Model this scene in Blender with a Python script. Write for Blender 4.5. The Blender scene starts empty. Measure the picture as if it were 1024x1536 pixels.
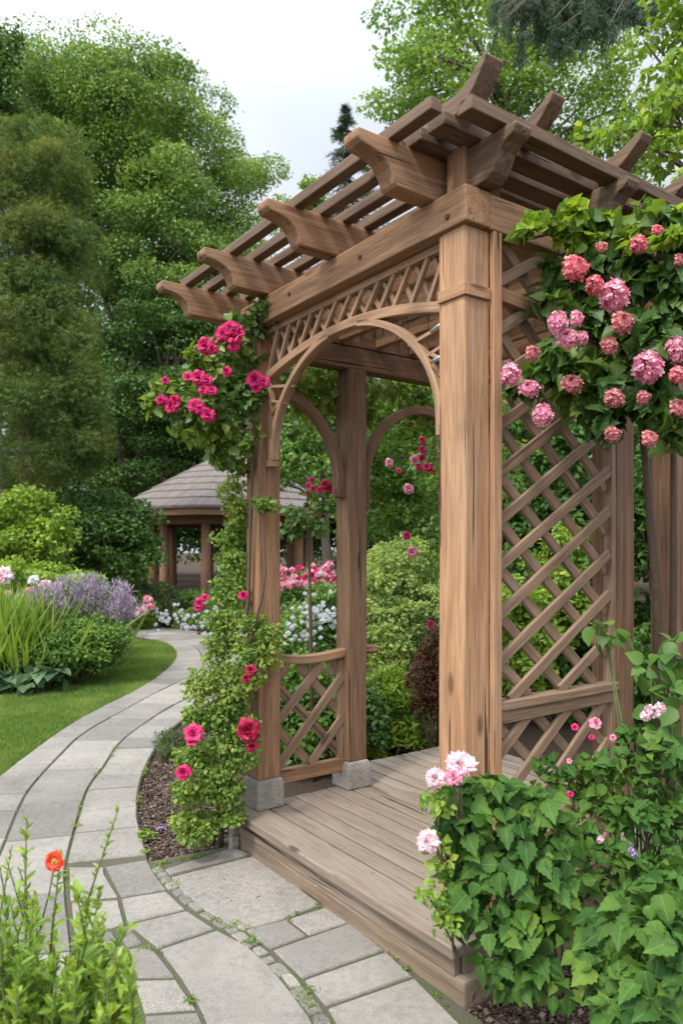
import bpy, math, random
import numpy as np
from mathutils import Vector, Matrix
random.seed(7)
R = math.radians
C = bpy.context.scene.collection
# ------------------------------------------------------------------ frames
EYE = 1.6; F = 1108.0; HOR = 825.0; CU = 512.0
def W(u, v, D):
    return np.array([(u-CU)/F*D, D, EYE-(v-HOR)/F*D])
def G(u, v, z=0.0):
    D = F*(EYE-z)/(v-HOR)
    return np.array([(u-CU)/F*D, D, z])
O0 = np.array([-.5866, 3.892, 0.0])
E1 = np.array([.578, -.816, 0.0]); E1 /= np.linalg.norm(E1)
E2 = np.array([.816, .578, 0.0]); E2 /= np.linalg.norm(E2)
UP = np.array([0, 0, 1.0])
def P(s, t, z):
    return O0+E1*s+E2*t+UP*z
# ------------------------------------------------------------------ tagging
def tag(o, label=None, cat=None, group=None, kind=None):
    if label: o['label'] = label
    if cat: o['category'] = cat
    if group: o['group'] = group
    if kind: o['kind'] = kind
    return o
def empty(name, loc=(0, 0, 0), label=None, cat=None, group=None):
    o = bpy.data.objects.new(name, None); C.objects.link(o)
    o.location = loc; o.empty_display_size = .1
    return tag(o, label, cat, group)
def link(name, me, mat, parent=None):
    o = bpy.data.objects.new(name, me); C.objects.link(o)
    if mat is not None and len(me.materials) == 0: me.materials.append(mat)
    if parent is not None:
        o.parent = parent
        o.matrix_parent_inverse = Matrix.Translation(-Vector(parent.location)) if parent.type == 'EMPTY' else Matrix()
    return o
# ------------------------------------------------------------------ materials
def newmat(name):
    m = bpy.data.materials.new(name); m.use_nodes = True
    nt = m.node_tree; nt.nodes.clear()
    out = nt.nodes.new('ShaderNodeOutputMaterial')
    return m, nt, out
def nd(nt, t, **kw):
    n = nt.nodes.new(t)
    for k, v in kw.items():
        if k in n.inputs.keys(): n.inputs[k].default_value = v
        else: setattr(n, k, v)
    return n
def ramp(nt, fac, stops):
    r = nt.nodes.new('ShaderNodeValToRGB'); e = r.color_ramp.elements
    while len(e) < len(stops): e.new(.5)
    for i, (p, c) in enumerate(stops):
        e[i].position = p; e[i].color = (*c, 1) if len(c) == 3 else c
    nt.links.new(fac, r.inputs[0]); return r.outputs[0]
def mix(nt, fac, a, b, mode='MIX'):
    n = nt.nodes.new('ShaderNodeMix'); n.data_type = 'RGBA'; n.blend_type = mode
    for s, v in ((0, fac), (6, a), (7, b)):
        if hasattr(v, 'is_output') or isinstance(v, bpy.types.NodeSocket): nt.links.new(v, n.inputs[s])
        elif isinstance(v, (int, float)): n.inputs[s].default_value = v
        else: n.inputs[s].default_value = (*v, 1)
    return n.outputs[2]
def vecscale(nt, vec, sc):
    m = nt.nodes.new('ShaderNodeMapping'); m.inputs['Scale'].default_value = sc
    nt.links.new(vec, m.inputs[0]); return m.outputs[0]
def noise(nt, vec, scale, detail=4, rough=.6, dist=0):
    n = nt.nodes.new('ShaderNodeTexNoise'); n.inputs['Scale'].default_value = scale
    n.inputs['Detail'].default_value = detail; n.inputs['Roughness'].default_value = rough
    n.inputs['Distortion'].default_value = dist
    if vec is not None: nt.links.new(vec, n.inputs['Vector'])
    return n.outputs[0]
def bump(nt, h, strength, dist, prev=None):
    b = nt.nodes.new('ShaderNodeBump'); b.inputs['Strength'].default_value = strength; b.inputs['Distance'].default_value = dist
    nt.links.new(h, b.inputs['Height'])
    if prev is not None: nt.links.new(prev, b.inputs['Normal'])
    return b.outputs[0]
def wood(name, light, dark, grey, greyamt=.5, crack=1.0, rough=.75):
    m, nt, out = newmat(name)
    at = nd(nt, 'ShaderNodeAttribute', attribute_name='g').outputs['Vector']
    gr = noise(nt, vecscale(nt, at, (2.0, 38, 38)), 1.0, 7, .7, .7)
    fine = noise(nt, vecscale(nt, at, (5, 150, 150)), 1.0, 4, .6)
    big = noise(nt, vecscale(nt, at, (1.3, 5, 5)), 1.0, 4, .6)
    col = ramp(nt, gr, [(.3, dark), (.5, tuple((a+b)/2 for a, b in zip(light, dark))), (.68, light)])
    fr = ramp(nt, fine, [(.32, (.6,)*3), (.62, (1.12,)*3)])
    col = mix(nt, .8, col, fr, 'MULTIPLY')
    # silvery weathering, stronger on upward faces
    geo = nd(nt, 'ShaderNodeNewGeometry')
    sep = nt.nodes.new('ShaderNodeSeparateXYZ'); nt.links.new(geo.outputs['Normal'], sep.inputs[0])
    upf = ramp(nt, sep.outputs[2], [(.55, (0,)*3), (.95, (.45,)*3)])
    bw = ramp(nt, big, [(.42, (0,)*3), (.68, (1,)*3)])
    wf = nt.nodes.new('ShaderNodeMath'); wf.operation = 'MULTIPLY_ADD'; wf.use_clamp = True
    nt.links.new(bw, wf.inputs[0]); wf.inputs[1].default_value = greyamt; nt.links.new(upf, wf.inputs[2])
    gcol = mix(nt, .7, grey, fr, 'MULTIPLY')
    col = mix(nt, wf.outputs[0], col, gcol)
    # drying cracks along the grain
    cr = noise(nt, vecscale(nt, at, (1.1, 34, 34)), 1.0, 3, .55, .3)
    cm = ramp(nt, cr, [(.655, (0,)*3), (.69, (crack,)*3)])
    col = mix(nt, cm, col, tuple(c*.25 for c in dark))
    # knots and damp stains
    vo = nt.nodes.new('ShaderNodeTexVoronoi'); vo.inputs['Scale'].default_value = 1.0
    nt.links.new(vecscale(nt, at, (2.3, 6.5, 6.5)), vo.inputs['Vector'])
    kn = ramp(nt, vo.outputs['Distance'], [(.06, (.85,)*3), (.10, (.4,)*3), (.13, (0,)*3)])
    col = mix(nt, kn, col, tuple(c*.4 for c in dark))
    st = noise(nt, vecscale(nt, at, (2.2, 3, 3)), 1.7, 5, .7)
    col = mix(nt, ramp(nt, st, [(.56, (0,)*3), (.74, (.28,)*3)]), col, tuple(c*.6 for c in dark))
    b = nd(nt, 'ShaderNodeBsdfPrincipled', Roughness=rough)
    b.inputs['Specular IOR Level'].default_value = .3
    nt.links.new(col, b.inputs['Base Color'])
    n1 = bump(nt, fine, .35, .0015)
    n2 = bump(nt, gr, .5, .004, n1)
    inv = nt.nodes.new('ShaderNodeMath'); inv.operation = 'SUBTRACT'; inv.inputs[0].default_value = 1; nt.links.new(cm, inv.inputs[1])
    n3 = bump(nt, inv.outputs[0], .8, .004, n2)
    nt.links.new(n3, b.inputs['Normal']); nt.links.new(b.outputs[0], out.inputs[0])
    return m
def leafmat(name, cd, cl, trans=.35, rough=.5, vein=False, nscale=1.2, alt=None, spec=.35):
    m, nt, out = newmat(name)
    geo = nd(nt, 'ShaderNodeNewGeometry')
    mid = tuple((a+b)/2 for a, b in zip(cd, cl))
    col = ramp(nt, geo.outputs['Random Per Island'], [(0, cd), (.5, mid), (.93, cl), (1, (min(1, cl[0]*1.7), cl[1]*1.15, cl[2]*.9))])
    nz = noise(nt, geo.outputs['Position'], nscale, 3, .55)
    al = alt or (min(1, cl[0]*1.35), min(1, cl[1]*1.2), cl[2]*.9)
    col = mix(nt, ramp(nt, nz, [(.45, (0,)*3), (.68, (.75,)*3)]), col, al)
    if vein:
        at = nd(nt, 'ShaderNodeAttribute', attribute_name='luv').outputs['Vector']
        sp = nt.nodes.new('ShaderNodeSeparateXYZ'); nt.links.new(at, sp.inputs[0])
        ax = nt.nodes.new('ShaderNodeMath'); ax.operation = 'ABSOLUTE'; nt.links.new(sp.outputs[0], ax.inputs[0])
        # side veins: stripes of (y - |x|)
        su = nt.nodes.new('ShaderNodeMath'); su.operation = 'SUBTRACT'; nt.links.new(sp.outputs[1], su.inputs[0]); nt.links.new(ax.outputs[0], su.inputs[1])
        mu = nt.nodes.new('ShaderNodeMath'); mu.operation = 'MULTIPLY'; nt.links.new(su.outputs[0], mu.inputs[0]); mu.inputs[1].default_value = 44
        si = nt.nodes.new('ShaderNodeMath'); si.operation = 'SINE'; nt.links.new(mu.outputs[0], si.inputs[0])
        v1 = ramp(nt, si.outputs[0], [(.92, (0,)*3), (.995, (.16,)*3)])
        v2 = ramp(nt, ax.outputs[0], [(.008, (.6,)*3), (.025, (0,)*3)])
        vm = mix(nt, 1.0, v1, v2, 'LIGHTEN')
        col = mix(nt, vm, col, tuple(min(1, c*1.7+.015) for c in cl))
        patch = noise(nt, geo.outputs['Position'], 40, 3, .6)
        col = mix(nt, .35, col, ramp(nt, patch, [(.3, (.6,)*3), (.7, (1.25,)*3)]), 'MULTIPLY')
    d = nd(nt, 'ShaderNodeBsdfPrincipled', Roughness=rough); d.inputs['Specular IOR Level'].default_value = spec
    nt.links.new(col, d.inputs['Base Color'])
    if vein: nt.links.new(bump(nt, si.outputs[0], .12, .001), d.inputs['Normal'])
    t = nt.nodes.new('ShaderNodeBsdfTranslucent')
    tc = mix(nt, 1.0, col, (1.25, 1.15, .55), 'MULTIPLY'); nt.links.new(tc, t.inputs[0])
    ms = nt.nodes.new('ShaderNodeMixShader'); ms.inputs[0].default_value = trans
    nt.links.new(d.outputs[0], ms.inputs[1]); nt.links.new(t.outputs[0], ms.inputs[2])
    nt.links.new(ms.outputs[0], out.inputs[0])
    return m
def petalmat(name, c1, c2, c3, trans=.3):
    m, nt, out = newmat(name)
    geo = nd(nt, 'ShaderNodeNewGeometry')
    col = ramp(nt, geo.outputs['Random Per Island'], [(0, c1), (.5, c2), (1, c3)])
    nz = noise(nt, geo.outputs['Position'], 60, 3, .6)
    col = mix(nt, .5, col, ramp(nt, nz, [(.3, (.7,)*3), (.7, (1.15,)*3)]), 'MULTIPLY')
    d = nd(nt, 'ShaderNodeBsdfPrincipled', Roughness=.6); nt.links.new(col, d.inputs['Base Color'])
    t = nt.nodes.new('ShaderNodeBsdfTranslucent'); nt.links.new(col, t.inputs[0])
    ms = nt.nodes.new('ShaderNodeMixShader'); ms.inputs[0].default_value = trans
    nt.links.new(d.outputs[0], ms.inputs[1]); nt.links.new(t.outputs[0], ms.inputs[2])
    nt.links.new(ms.outputs[0], out.inputs[0]); return m
def stonemat(name, c1, c2, spec_scale=260, island=.25, moss=None, bmp=.5, mossr=(.62, .75)):
    m, nt, out = newmat(name)
    geo = nd(nt, 'ShaderNodeNewGeometry'); pos = geo.outputs['Position']
    a = noise(nt, pos, 3.5, 6, .65); f = noise(nt, pos, spec_scale, 2, .5); mid = noise(nt, pos, 28, 5, .7)
    col = ramp(nt, a, [(.3, c2), (.7, c1)])
    col = mix(nt, .9, col, ramp(nt, f, [(.3, (.5,)*3), (.5, (1,)*3), (.7, (1.5,)*3)]), 'MULTIPLY')
    col = mix(nt, .85, col, ramp(nt, mid, [(.3, (.78,)*3), (.65, (1.08,)*3)]), 'MULTIPLY')
    blot = noise(nt, pos, 9, 7, .8, .6)
    col = mix(nt, ramp(nt, blot, [(.56, (0,)*3), (.70, (.55,)*3)]), col, tuple(c*.55 for c in c2))
    isl = ramp(nt, geo.outputs['Random Per Island'], [(0, (1-island,)*3), (1, (1.0+island*.4, 1.0+island*.36, 1.0+island*.3))])
    col = mix(nt, 1.0, col, isl, 'MULTIPLY')
    if moss:
        mo = noise(nt, pos, 7, 8, .75)
        col = mix(nt, ramp(nt, mo, [(mossr[0], (0,)*3), (mossr[1], (.75,)*3)]), col, moss)
    b = nd(nt, 'ShaderNodeBsdfPrincipled', Roughness=.85); b.inputs['Specular IOR Level'].default_value = .25
    nt.links.new(col, b.inputs['Base Color'])
    n1 = bump(nt, f, .35*bmp, .002); n2 = bump(nt, mid, bmp, .006, n1)
    nt.links.new(n2, b.inputs['Normal']); nt.links.new(b.outputs[0], out.inputs[0]); return m
def plain(name, c, rough=.7, metal=0):
    m, nt, out = newmat(name)
    geo = nd(nt, 'ShaderNodeNewGeometry')
    nz = noise(nt, geo.outputs['Position'], 30, 5, .65)
    col = mix(nt, .8, c, ramp(nt, nz, [(.3, (.65,)*3), (.7, (1.25,)*3)]), 'MULTIPLY')
    b = nd(nt, 'ShaderNodeBsdfPrincipled', Roughness=rough, Metallic=metal)
    nt.links.new(col, b.inputs['Base Color']); nt.links.new(bump(nt, nz, .5, .01), b.inputs['Normal'])
    nt.links.new(b.outputs[0], out.inputs[0]); return m
M = {}
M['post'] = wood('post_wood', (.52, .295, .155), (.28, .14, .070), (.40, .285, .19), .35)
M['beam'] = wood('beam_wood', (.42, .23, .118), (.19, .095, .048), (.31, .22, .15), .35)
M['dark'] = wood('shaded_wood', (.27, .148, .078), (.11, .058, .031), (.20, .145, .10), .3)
M['lat'] = wood('lattice_wood', (.34, .215, .135), (.17, .102, .062), (.27, .20, .145), .4, .6)
M['lat2'] = wood('fretwork_wood', (.46, .275, .16), (.24, .135, .074), (.36, .27, .19), .35, .5)
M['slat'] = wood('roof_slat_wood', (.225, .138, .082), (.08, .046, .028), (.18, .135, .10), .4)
M['deck'] = wood('deck_wood', (.265, .195, .14), (.13, .092, .064), (.285, .235, .185), .6, .9, .8)
M['log'] = wood('log_wood', (.36, .19, .105), (.19, .098, .055), (.30, .22, .16), .3)
M['paving'] = stonemat('paving_stone', (.315, .292, .262), (.215, .2, .18), 260, .34, (.13, .125, .085), .6, (.52, .74))
M['cobble'] = stonemat('cobble_stone', (.34, .315, .28), (.20, .19, .165), 160, .35, (.09, .13, .04), .8, (.5, .68))
M['base'] = stonemat('granite_base', (.42, .38, .33), (.24, .215, .185), 170, .1, (.08, .085, .055), 1.0, (.52, .72))
M['plinth'] = wood('plinth_timber', (.27, .195, .13), (.13, .09, .06), (.27, .23, .18), .7, .8)
def soilmat():
    m, nt, out = newmat('soil'); geo = nd(nt, 'ShaderNodeNewGeometry'); pos = geo.outputs['Position']
    a = noise(nt, pos, 2.5, 6, .7); f = noise(nt, pos, 90, 4, .7); g_ = noise(nt, pos, 14, 4, .7)
    col = ramp(nt, f, [(.3, (.018, .012, .009)), (.5, (.06, .04, .03)), (.72, (.15, .11, .085))])
    col = mix(nt, ramp(nt, a, [(.5, (0,)*3), (.65, (.6,)*3)]), col, (.05, .06, .022))
    b = nd(nt, 'ShaderNodeBsdfPrincipled', Roughness=.95); b.inputs['Specular IOR Level'].default_value = .1
    nt.links.new(col, b.inputs['Base Color'])
    nt.links.new(bump(nt, f, .9, .012, bump(nt, g_, .7, .03)), b.inputs['Normal']); nt.links.new(b.outputs[0], out.inputs[0]); return m
M['soil'] = soilmat()
def jointmat():
    m, nt, out = newmat('joint_fill'); geo = nd(nt, 'ShaderNodeNewGeometry'); pos = geo.outputs['Position']
    a = noise(nt, pos, 5, 6, .7); f = noise(nt, pos, 120, 4, .7)
    col = ramp(nt, f, [(.3, (.06, .052, .036)), (.7, (.16, .14, .10))])
    col = mix(nt, ramp(nt, a, [(.44, (0,)*3), (.6, (.85,)*3)]), col, (.07, .11, .028))
    b = nd(nt, 'ShaderNodeBsdfPrincipled', Roughness=.95)
    nt.links.new(col, b.inputs['Base Color']); nt.links.new(bump(nt, f, .9, .01), b.inputs['Normal']); nt.links.new(b.outputs[0], out.inputs[0]); return m
M['joint'] = jointmat()
M['bark'] = plain('bark', (.12, .09, .07), .9)
M['stem'] = plain('green_stem', (.10, .13, .04), .6)
M['twig'] = plain('woody_stem', (.10, .065, .04), .8)
M['turf'] = plain('turf_base', (.05, .09, .02), .95)
M['shingle'] = wood('shingle_wood', (.17, .13, .115), (.09, .068, .06), (.21, .185, .17), .6, .4)
M['metal'] = plain('weathered_metal', (.55, .55, .55), .4, .8)
M['maple'] = leafmat('maple_leaf', (.075, .16, .034), (.20, .33, .08), .38, .5, nscale=.5)
M['maple2'] = leafmat('light_tree_leaf', (.085, .18, .03), (.21, .36, .085), .5, .5, nscale=.6)
M['darkleaf'] = leafmat('dark_tree_leaf', (.038, .092, .020), (.09, .185, .04), .33, .5, nscale=.4)
M['cedar'] = leafmat('cedar_spray', (.055, .115, .028), (.15, .235, .06), .3, .7, nscale=.9, alt=(.25, .28, .075))
M['spruce'] = leafmat('spruce_needle', (.025, .055, .028), (.065, .115, .058), .15, .6)
M['bright'] = leafmat('bright_shrub_leaf', (.115, .215, .028), (.27, .42, .065), .42, .5, nscale=1.5)
M['mid'] = leafmat('mid_shrub_leaf', (.060, .14, .028), (.15, .28, .06), .38, .5, nscale=1.5)
M['hedge'] = leafmat('hedge_leaf', (.036, .095, .020), (.09, .19, .04), .33, .5, nscale=1.0)
M['pale'] = leafmat('pale_shrub_leaf', (.14, .23, .06), (.30, .41, .14), .45, .55, nscale=2)
M['vine'] = leafmat('vine_leaf', (.085, .165, .030), (.23, .35, .07), .42, .5, nscale=5, alt=(.32, .40, .07))
M['ivy'] = leafmat('climber_leaf', (.038, .095, .022), (.10, .195, .042), .38, .45, True, 4, alt=(.20, .29, .04), spec=.4)
M['rosel'] = leafmat('rose_leaf', (.05, .12, .03), (.13, .24, .05), .35, .42, True, 4, alt=(.24, .32, .03), spec=.5)
M['big'] = leafmat('broad_leaf', (.028, .085, .018), (.080, .175, .032), .33, .6, True, 5, alt=(.13, .23, .03), spec=.2)
M['limel'] = leafmat('lime_leaf', (.11, .22, .025), (.26, .40, .055), .45, .42, True, 6, spec=.45)
M['dusty'] = leafmat('dusty_leaf', (.05, .085, .03), (.12, .17, .07), .3, .6, nscale=3)
M['red'] = leafmat('red_shrub_leaf', (.06, .02, .018), (.20, .07, .04), .3, .5, nscale=4, alt=(.10, .10, .03))
M['hosta'] = leafmat('hosta_leaf', (.05, .10, .05), (.09, .16, .08), .25, .4, nscale=3)
M['grassb'] = leafmat('grass_blade', (.085, .165, .028), (.20, .32, .07), .4, .5, nscale=1.6, alt=(.30, .37, .09))
M['reed'] = leafmat('long_grass_blade', (.10, .19, .025), (.25, .38, .08), .4, .5, nscale=2)
M['lav'] = petalmat('lavender_flower', (.22, .16, .22), (.36, .28, .37), (.50, .42, .50))
M['mag'] = petalmat('magenta_petal', (.52, .008, .10), (.72, .02, .17), (.80, .06, .26))
M['crim'] = petalmat('crimson_petal', (.28, .003, .03), (.45, .006, .06), (.60, .02, .09))
M['pink'] = petalmat('pink_petal', (.70, .08, .13), (.82, .22, .27), (.88, .46, .42))
M['pink2'] = petalmat('rose_pink_petal', (.74, .16, .30), (.85, .34, .46), (.92, .66, .68))
M['rust'] = petalmat('faded_pink_petal', (.52, .11, .13), (.70, .24, .25), (.78, .42, .38))
M['blush'] = petalmat('blush_petal', (.80, .38, .46), (.85, .62, .66), (.88, .80, .80))
M['white'] = petalmat('white_petal', (.52, .53, .52), (.64, .65, .66), (.74, .75, .76))
M['poppy'] = petalmat('poppy_petal', (.75, .05, .015), (.85, .09, .03), (.90, .16, .06))
M['purple'] = petalmat('purple_petal', (.30, .10, .40), (.5, .3, .6), (.7, .6, .8))
M['yel'] = petalmat('yellow_centre', (.6, .4, .05), (.7, .5, .1), (.8, .6, .2))
M['chip'] = petalmat('bark_chip', (.03, .018, .012), (.10, .062, .042), (.21, .15, .11), 0)
# ------------------------------------------------------------------ solid builder
class MB:
    def __init__(s): s.v = []; s.f = []; s.g = []
    def add(s, vs, fs, gs):
        b = len(s.v); s.v += [tuple(x) for x in vs]; s.g += [tuple(x) for x in gs]
        s.f += [tuple(i+b for i in f) for f in fs]
    def sweep(s, pts, w, h, nrm, n_off=0):
        """rectangular bar along pts; w along nrm, h along the in-plane normal"""
        pts = [np.array(p, float) for p in pts]; nrm = np.array(nrm, float); nrm /= np.linalg.norm(nrm)
        off = np.array([random.uniform(0, 50), random.uniform(0, 9), random.uniform(0, 9)])
        vs, gs = [], []; L = 0
        for i, p in enumerate(pts):
            a = pts[max(i-1, 0)]; b = pts[min(i+1, len(pts)-1)]
            T = (b-a)/np.linalg.norm(b-a); Bn = np.cross(nrm, T); Bn /= np.linalg.norm(Bn)
            if i: L += np.linalg.norm(p-pts[i-1])
            ww = w[i] if hasattr(w, '__len__') else w; hh = h[i] if hasattr(h, '__len__') else h
            for sx, sy in ((-1, -1), (1, -1), (1, 1), (-1, 1)):
                vs.append(p+nrm*(sx*ww/2)+Bn*(sy*hh/2)); gs.append(off+[L, sx*ww/2, sy*hh/2])
        fs = [(3, 2, 1, 0)]
        for i in range(len(pts)-1):
            for k in range(4): fs.append((i*4+k, i*4+(k+1) % 4, (i+1)*4+(k+1) % 4, (i+1)*4+k))
        e = (len(pts)-1)*4; fs.append((e, e+1, e+2, e+3))
        s.add(vs, fs, gs); return s
    def bar(s, p0, p1, w, h, nrm, seg=1, wob=0):
        p0 = np.array(p0, float); p1 = np.array(p1, float)
        pts = [p0+(p1-p0)*i/seg for i in range(seg+1)]
        if wob:
            for i in range(len(pts)): pts[i] = pts[i]+np.array([random.uniform(-wob, wob) for _ in range(3)])
        return s.sweep(pts, w, h, nrm)
    def prism(s, prof, o, A, B, N, th):
        o = np.array(o, float); off = np.array([random.uniform(0, 50), random.uniform(0, 9), random.uniform(0, 9)])
        n = len(prof); vs, gs = [], []
        for sg in (-.5, .5):
            for a, b in prof: vs.append(o+A*a+B*b+N*(sg*th)); gs.append(off+[a, b, sg*th])
        fs = [tuple(range(n-1, -1, -1)), tuple(range(n, 2*n))]
        for i in range(n): fs.append((i, (i+1) % n, n+(i+1) % n, n+i))
        s.add(vs, fs, gs); return s
    def tube(s, pts, rad, seg=7):
        pts = [np.array(p, float) for p in pts]; vs, gs = [], []; L = 0
        off = random.uniform(0, 50)
        for i, p in enumerate(pts):
            a = pts[max(i-1, 0)]; b = pts[min(i+1, len(pts)-1)]; T = (b-a)/(np.linalg.norm(b-a)+1e-9)
            X = np.cross(T, [0.3, .9, .31]); X /= np.linalg.norm(X)+1e-9; Y = np.cross(T, X)
            if i: L += np.linalg.norm(p-pts[i-1])
            r = rad[i] if hasattr(rad, '__len__') else rad
            for k in range(seg):
                q = 2*math.pi*k/seg; d = X*math.cos(q)+Y*math.sin(q); vs.append(p+d*r); gs.append((L+off, r*math.cos(q), r*math.sin(q)))
        fs = [tuple(range(seg-1, -1, -1))]
        for i in range(len(pts)-1):
            for k in range(seg): fs.append((i*seg+k, i*seg+(k+1) % seg, (i+1)*seg+(k+1) % seg, (i+1)*seg+k))
        e = (len(pts)-1)*seg; fs.append(tuple(range(e, e+seg)))
        s.add(vs, fs, gs); return s
    def build(s, name, mat, parent=None, bevel=0, smooth=False):
        me = bpy.data.meshes.new(name); me.from_pydata(s.v, [], s.f); me.update()
        at = me.attributes.new('g', 'FLOAT_VECTOR', 'POINT')
        at.data.foreach_set('vector', np.array(s.g, dtype=np.float32).ravel())
        if smooth: me.polygons.foreach_set('use_smooth', [True]*len(me.polygons))
        o = link(name, me, mat, parent)
        import bmesh
        bm = bmesh.new(); bm.from_mesh(me); bmesh.ops.recalc_face_normals(bm, faces=bm.faces); bm.to_mesh(me); bm.free()
        if bevel:
            b = o.modifiers.new('bevel', 'BEVEL'); b.width = bevel; b.segments = 2; b.limit_method = 'ANGLE'; b.angle_limit = R(35)
        return o
# ------------------------------------------------------------------ leaves
def T_leaf():   # folded diamond, far foliage
    return np.array([(0, 0, 0), (-.36, .45, .08), (0, 1, -.05), (.36, .45, .08)]), [(0, 2, 1), (0, 3, 2)]
def T_needle():
    return np.array([(-.09, 0, 0), (.09, 0, 0), (.05, 1, -.06), (-.05, 1, -.06)]), [(0, 1, 2, 3)]
def T_sprig():  # three pronged spray
    return np.array([(0, 0, 0), (.06, .5, .03), (0, 1, -.05), (-.06, .5, .03), (.42, .62, 0), (.12, .3, .02), (-.42, .62, 0), (-.12, .3, .02)]), [(0, 1, 2, 3), (0, 5, 4), (0, 6, 7)]
def T_blade():
    return np.array([(-.02, 0, 0), (.02, 0, 0), (.016, .55, .05), (-.016, .55, .05), (0, 1, -.08)]), [(0, 1, 2, 3), (3, 2, 4)]
def outline(half):   # half: list of (x,y) from base to tip on the right side -> leaf with a folded midrib and droop
    ys = [y for _, y in half]; n = len(half)
    v = []; f = []
    for x, y in half: v.append((0, y, -.24*y*y))
    for sg in (1, -1):
        for x, y in half: v.append((sg*x, y, (.28*x-.24*y*y)+.25*x*(.5-x)*math.sin(9*y)*.3))
    for i in range(n-1):
        f.append((i, n+i, n+i+1, i+1)); f.append((i, i+1, 2*n+i+1, 2*n+i))
    return np.array(v), f
def T_ovate(): return outline([(0, 0), (.22, .10), (.36, .30), (.36, .48), (.25, .70), (.10, .88), (0, 1)])
def T_lobed(): return outline([(0, 0), (.20, .0), (.36, .12), (.34, .20), (.46, .33), (.37, .40), (.40, .52), (.28, .58), (.27, .70), (.15, .78), (.11, .90), (0, 1.04)])
def T_lobed_old(): return outline([(0, 0), (.30, .02), (.44, .20), (.40, .34), (.47, .50), (.33, .60), (.27, .76), (.12, .88), (0, 1.02)])
def T_broad(): return outline([(0, 0), (.20, .02), (.35, .14), (.41, .28), (.385, .40), (.41, .46), (.31, .60), (.27, .70), (.17, .80), (.08, .92), (0, 1.03)])
def T_heart(): return outline([(0, .02), (.22, -.07), (.42, .10), (.46, .30), (.36, .55), (.18, .80), (0, 1)])
def T_lance(): return outline([(0, 0), (.10, .15), (.16, .38), (.13, .66), (.05, .88), (0, 1)])
def T_petal(): return np.array([(0, 0, 0), (-.4, .55, .12), (-.22, .98, .05), (.22, .98, .05), (.4, .55, .12)]), [(0, 4, 3, 2, 1)]
TT = dict(leaf=T_leaf(), needle=T_needle(), sprig=T_sprig(), blade=T_blade(), ovate=T_ovate(), lobed=T_lobed(), heart=T_heart(), broad=T_broad(), lance=T_lance(), petal=T_petal())
def nrmz(a): return a/(np.linalg.norm(a, axis=-1, keepdims=True)+1e-9)
def leaf_mesh(name, pos, dirv, nrm, size, tmpl, mat, parent=None, smooth=None, width=1.0):
    tv, tf = TT[tmpl]; n = len(pos); k = len(tv)
    y = nrmz(dirv); z = nrmz(nrm-y*np.sum(nrm*y, 1, keepdims=True)); x = np.cross(y, z)
    size = np.broadcast_to(size, (n,))[:, None, None]
    V = pos[:, None, :]+size*(tv[None, :, 0:1]*width*x[:, None, :]+tv[None, :, 1:2]*y[:, None, :]+tv[None, :, 2:3]*z[:, None, :])
    me = bpy.data.meshes.new(name)
    lens = np.array([len(f) for f in tf]); flat = np.concatenate([np.array(f) for f in tf]); nl = len(flat)
    loops = (flat[None, :]+(np.arange(n)*k)[:, None]).ravel().astype(np.int32)
    tot = np.tile(lens, n).astype(np.int32); st = np.concatenate([[0], np.cumsum(tot)[:-1]]).astype(np.int32)
    me.vertices.add(n*k); me.vertices.foreach_set('co', V.astype(np.float32).ravel())
    me.loops.add(n*nl); me.loops.foreach_set('vertex_index', loops)
    me.polygons.add(len(tot)); me.polygons.foreach_set('loop_start', st); me.polygons.foreach_set('loop_total', tot)
    if k > 8 if smooth is None else smooth: me.polygons.foreach_set('use_smooth', np.ones(len(tot), dtype=bool))
    me.update(calc_edges=True)
    if k > 8:
        at = me.attributes.new('luv', 'FLOAT_VECTOR', 'POINT'); at.data.foreach_set('vector', np.tile(tv, (n, 1)).astype(np.float32).ravel())
    return link(name, me, mat, parent)
def clump_leaves(rng, cen, rad, n_per, upb=.5, droop=.25, spread=.7, inner=.55, dirbias=None):
    cen = np.asarray(cen, float); rad = np.asarray(rad, float)
    if rad.ndim == 1: rad = np.repeat(rad[:, None], 3, 1)*np.array([1, 1, .7])
    n_per = np.broadcast_to(n_per, (len(cen),)).astype(int)
    idx = np.repeat(np.arange(len(cen)), n_per); n = len(idx)
    d = nrmz(rng.normal(size=(n, 3))+np.array([0, 0, .25]))
    f = inner+(1.08-inner)*rng.random((n, 1))**.6
    # ragged clump edge
    f *= 1+.16*rng.normal(size=(n, 1))*(rng.random((n, 1)) < .4)
    pos = cen[idx]+rad[idx]*d*f
    nrm = nrmz(d*.55+np.array([0, 0, upb])+rng.normal(size=(n, 3))*spread*.6)
    dv = nrmz(d*np.array([1, 1, .4])*.7+np.array([0, 0, -droop])+rng.normal(size=(n, 3))*spread)
    if dirbias is not None: dv = nrmz(dv+np.array(dirbias))
    return pos, dv, nrm
def ell_clumps(rng, ells, n, r, inner=.72, zmin=None):
    w = np.array([e[1][0]*e[1][2] for e in ells]); w = w/w.sum(); cs, rs = [], []
    for (c, rr), ww in zip(ells, w):
        m = max(1, int(n*ww)); d = nrmz(rng.normal(size=(m, 3))+np.array([0, 0, .15]))
        f = inner+(1-inner)*rng.random((m, 1))
        cs.append(np.array(c)+np.array(rr)*d*f)
        sc = rng.uniform(.65, 1.3, (m, 1)); rs.append(np.array(r)*sc)
    return np.vstack(cs), np.vstack(rs)
def E(u, v, D, ru, rv, rd=None):
    k = D/F
    return (W(u, v, D), (ru*k, rd if rd else ru*k, rv*k))
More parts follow.
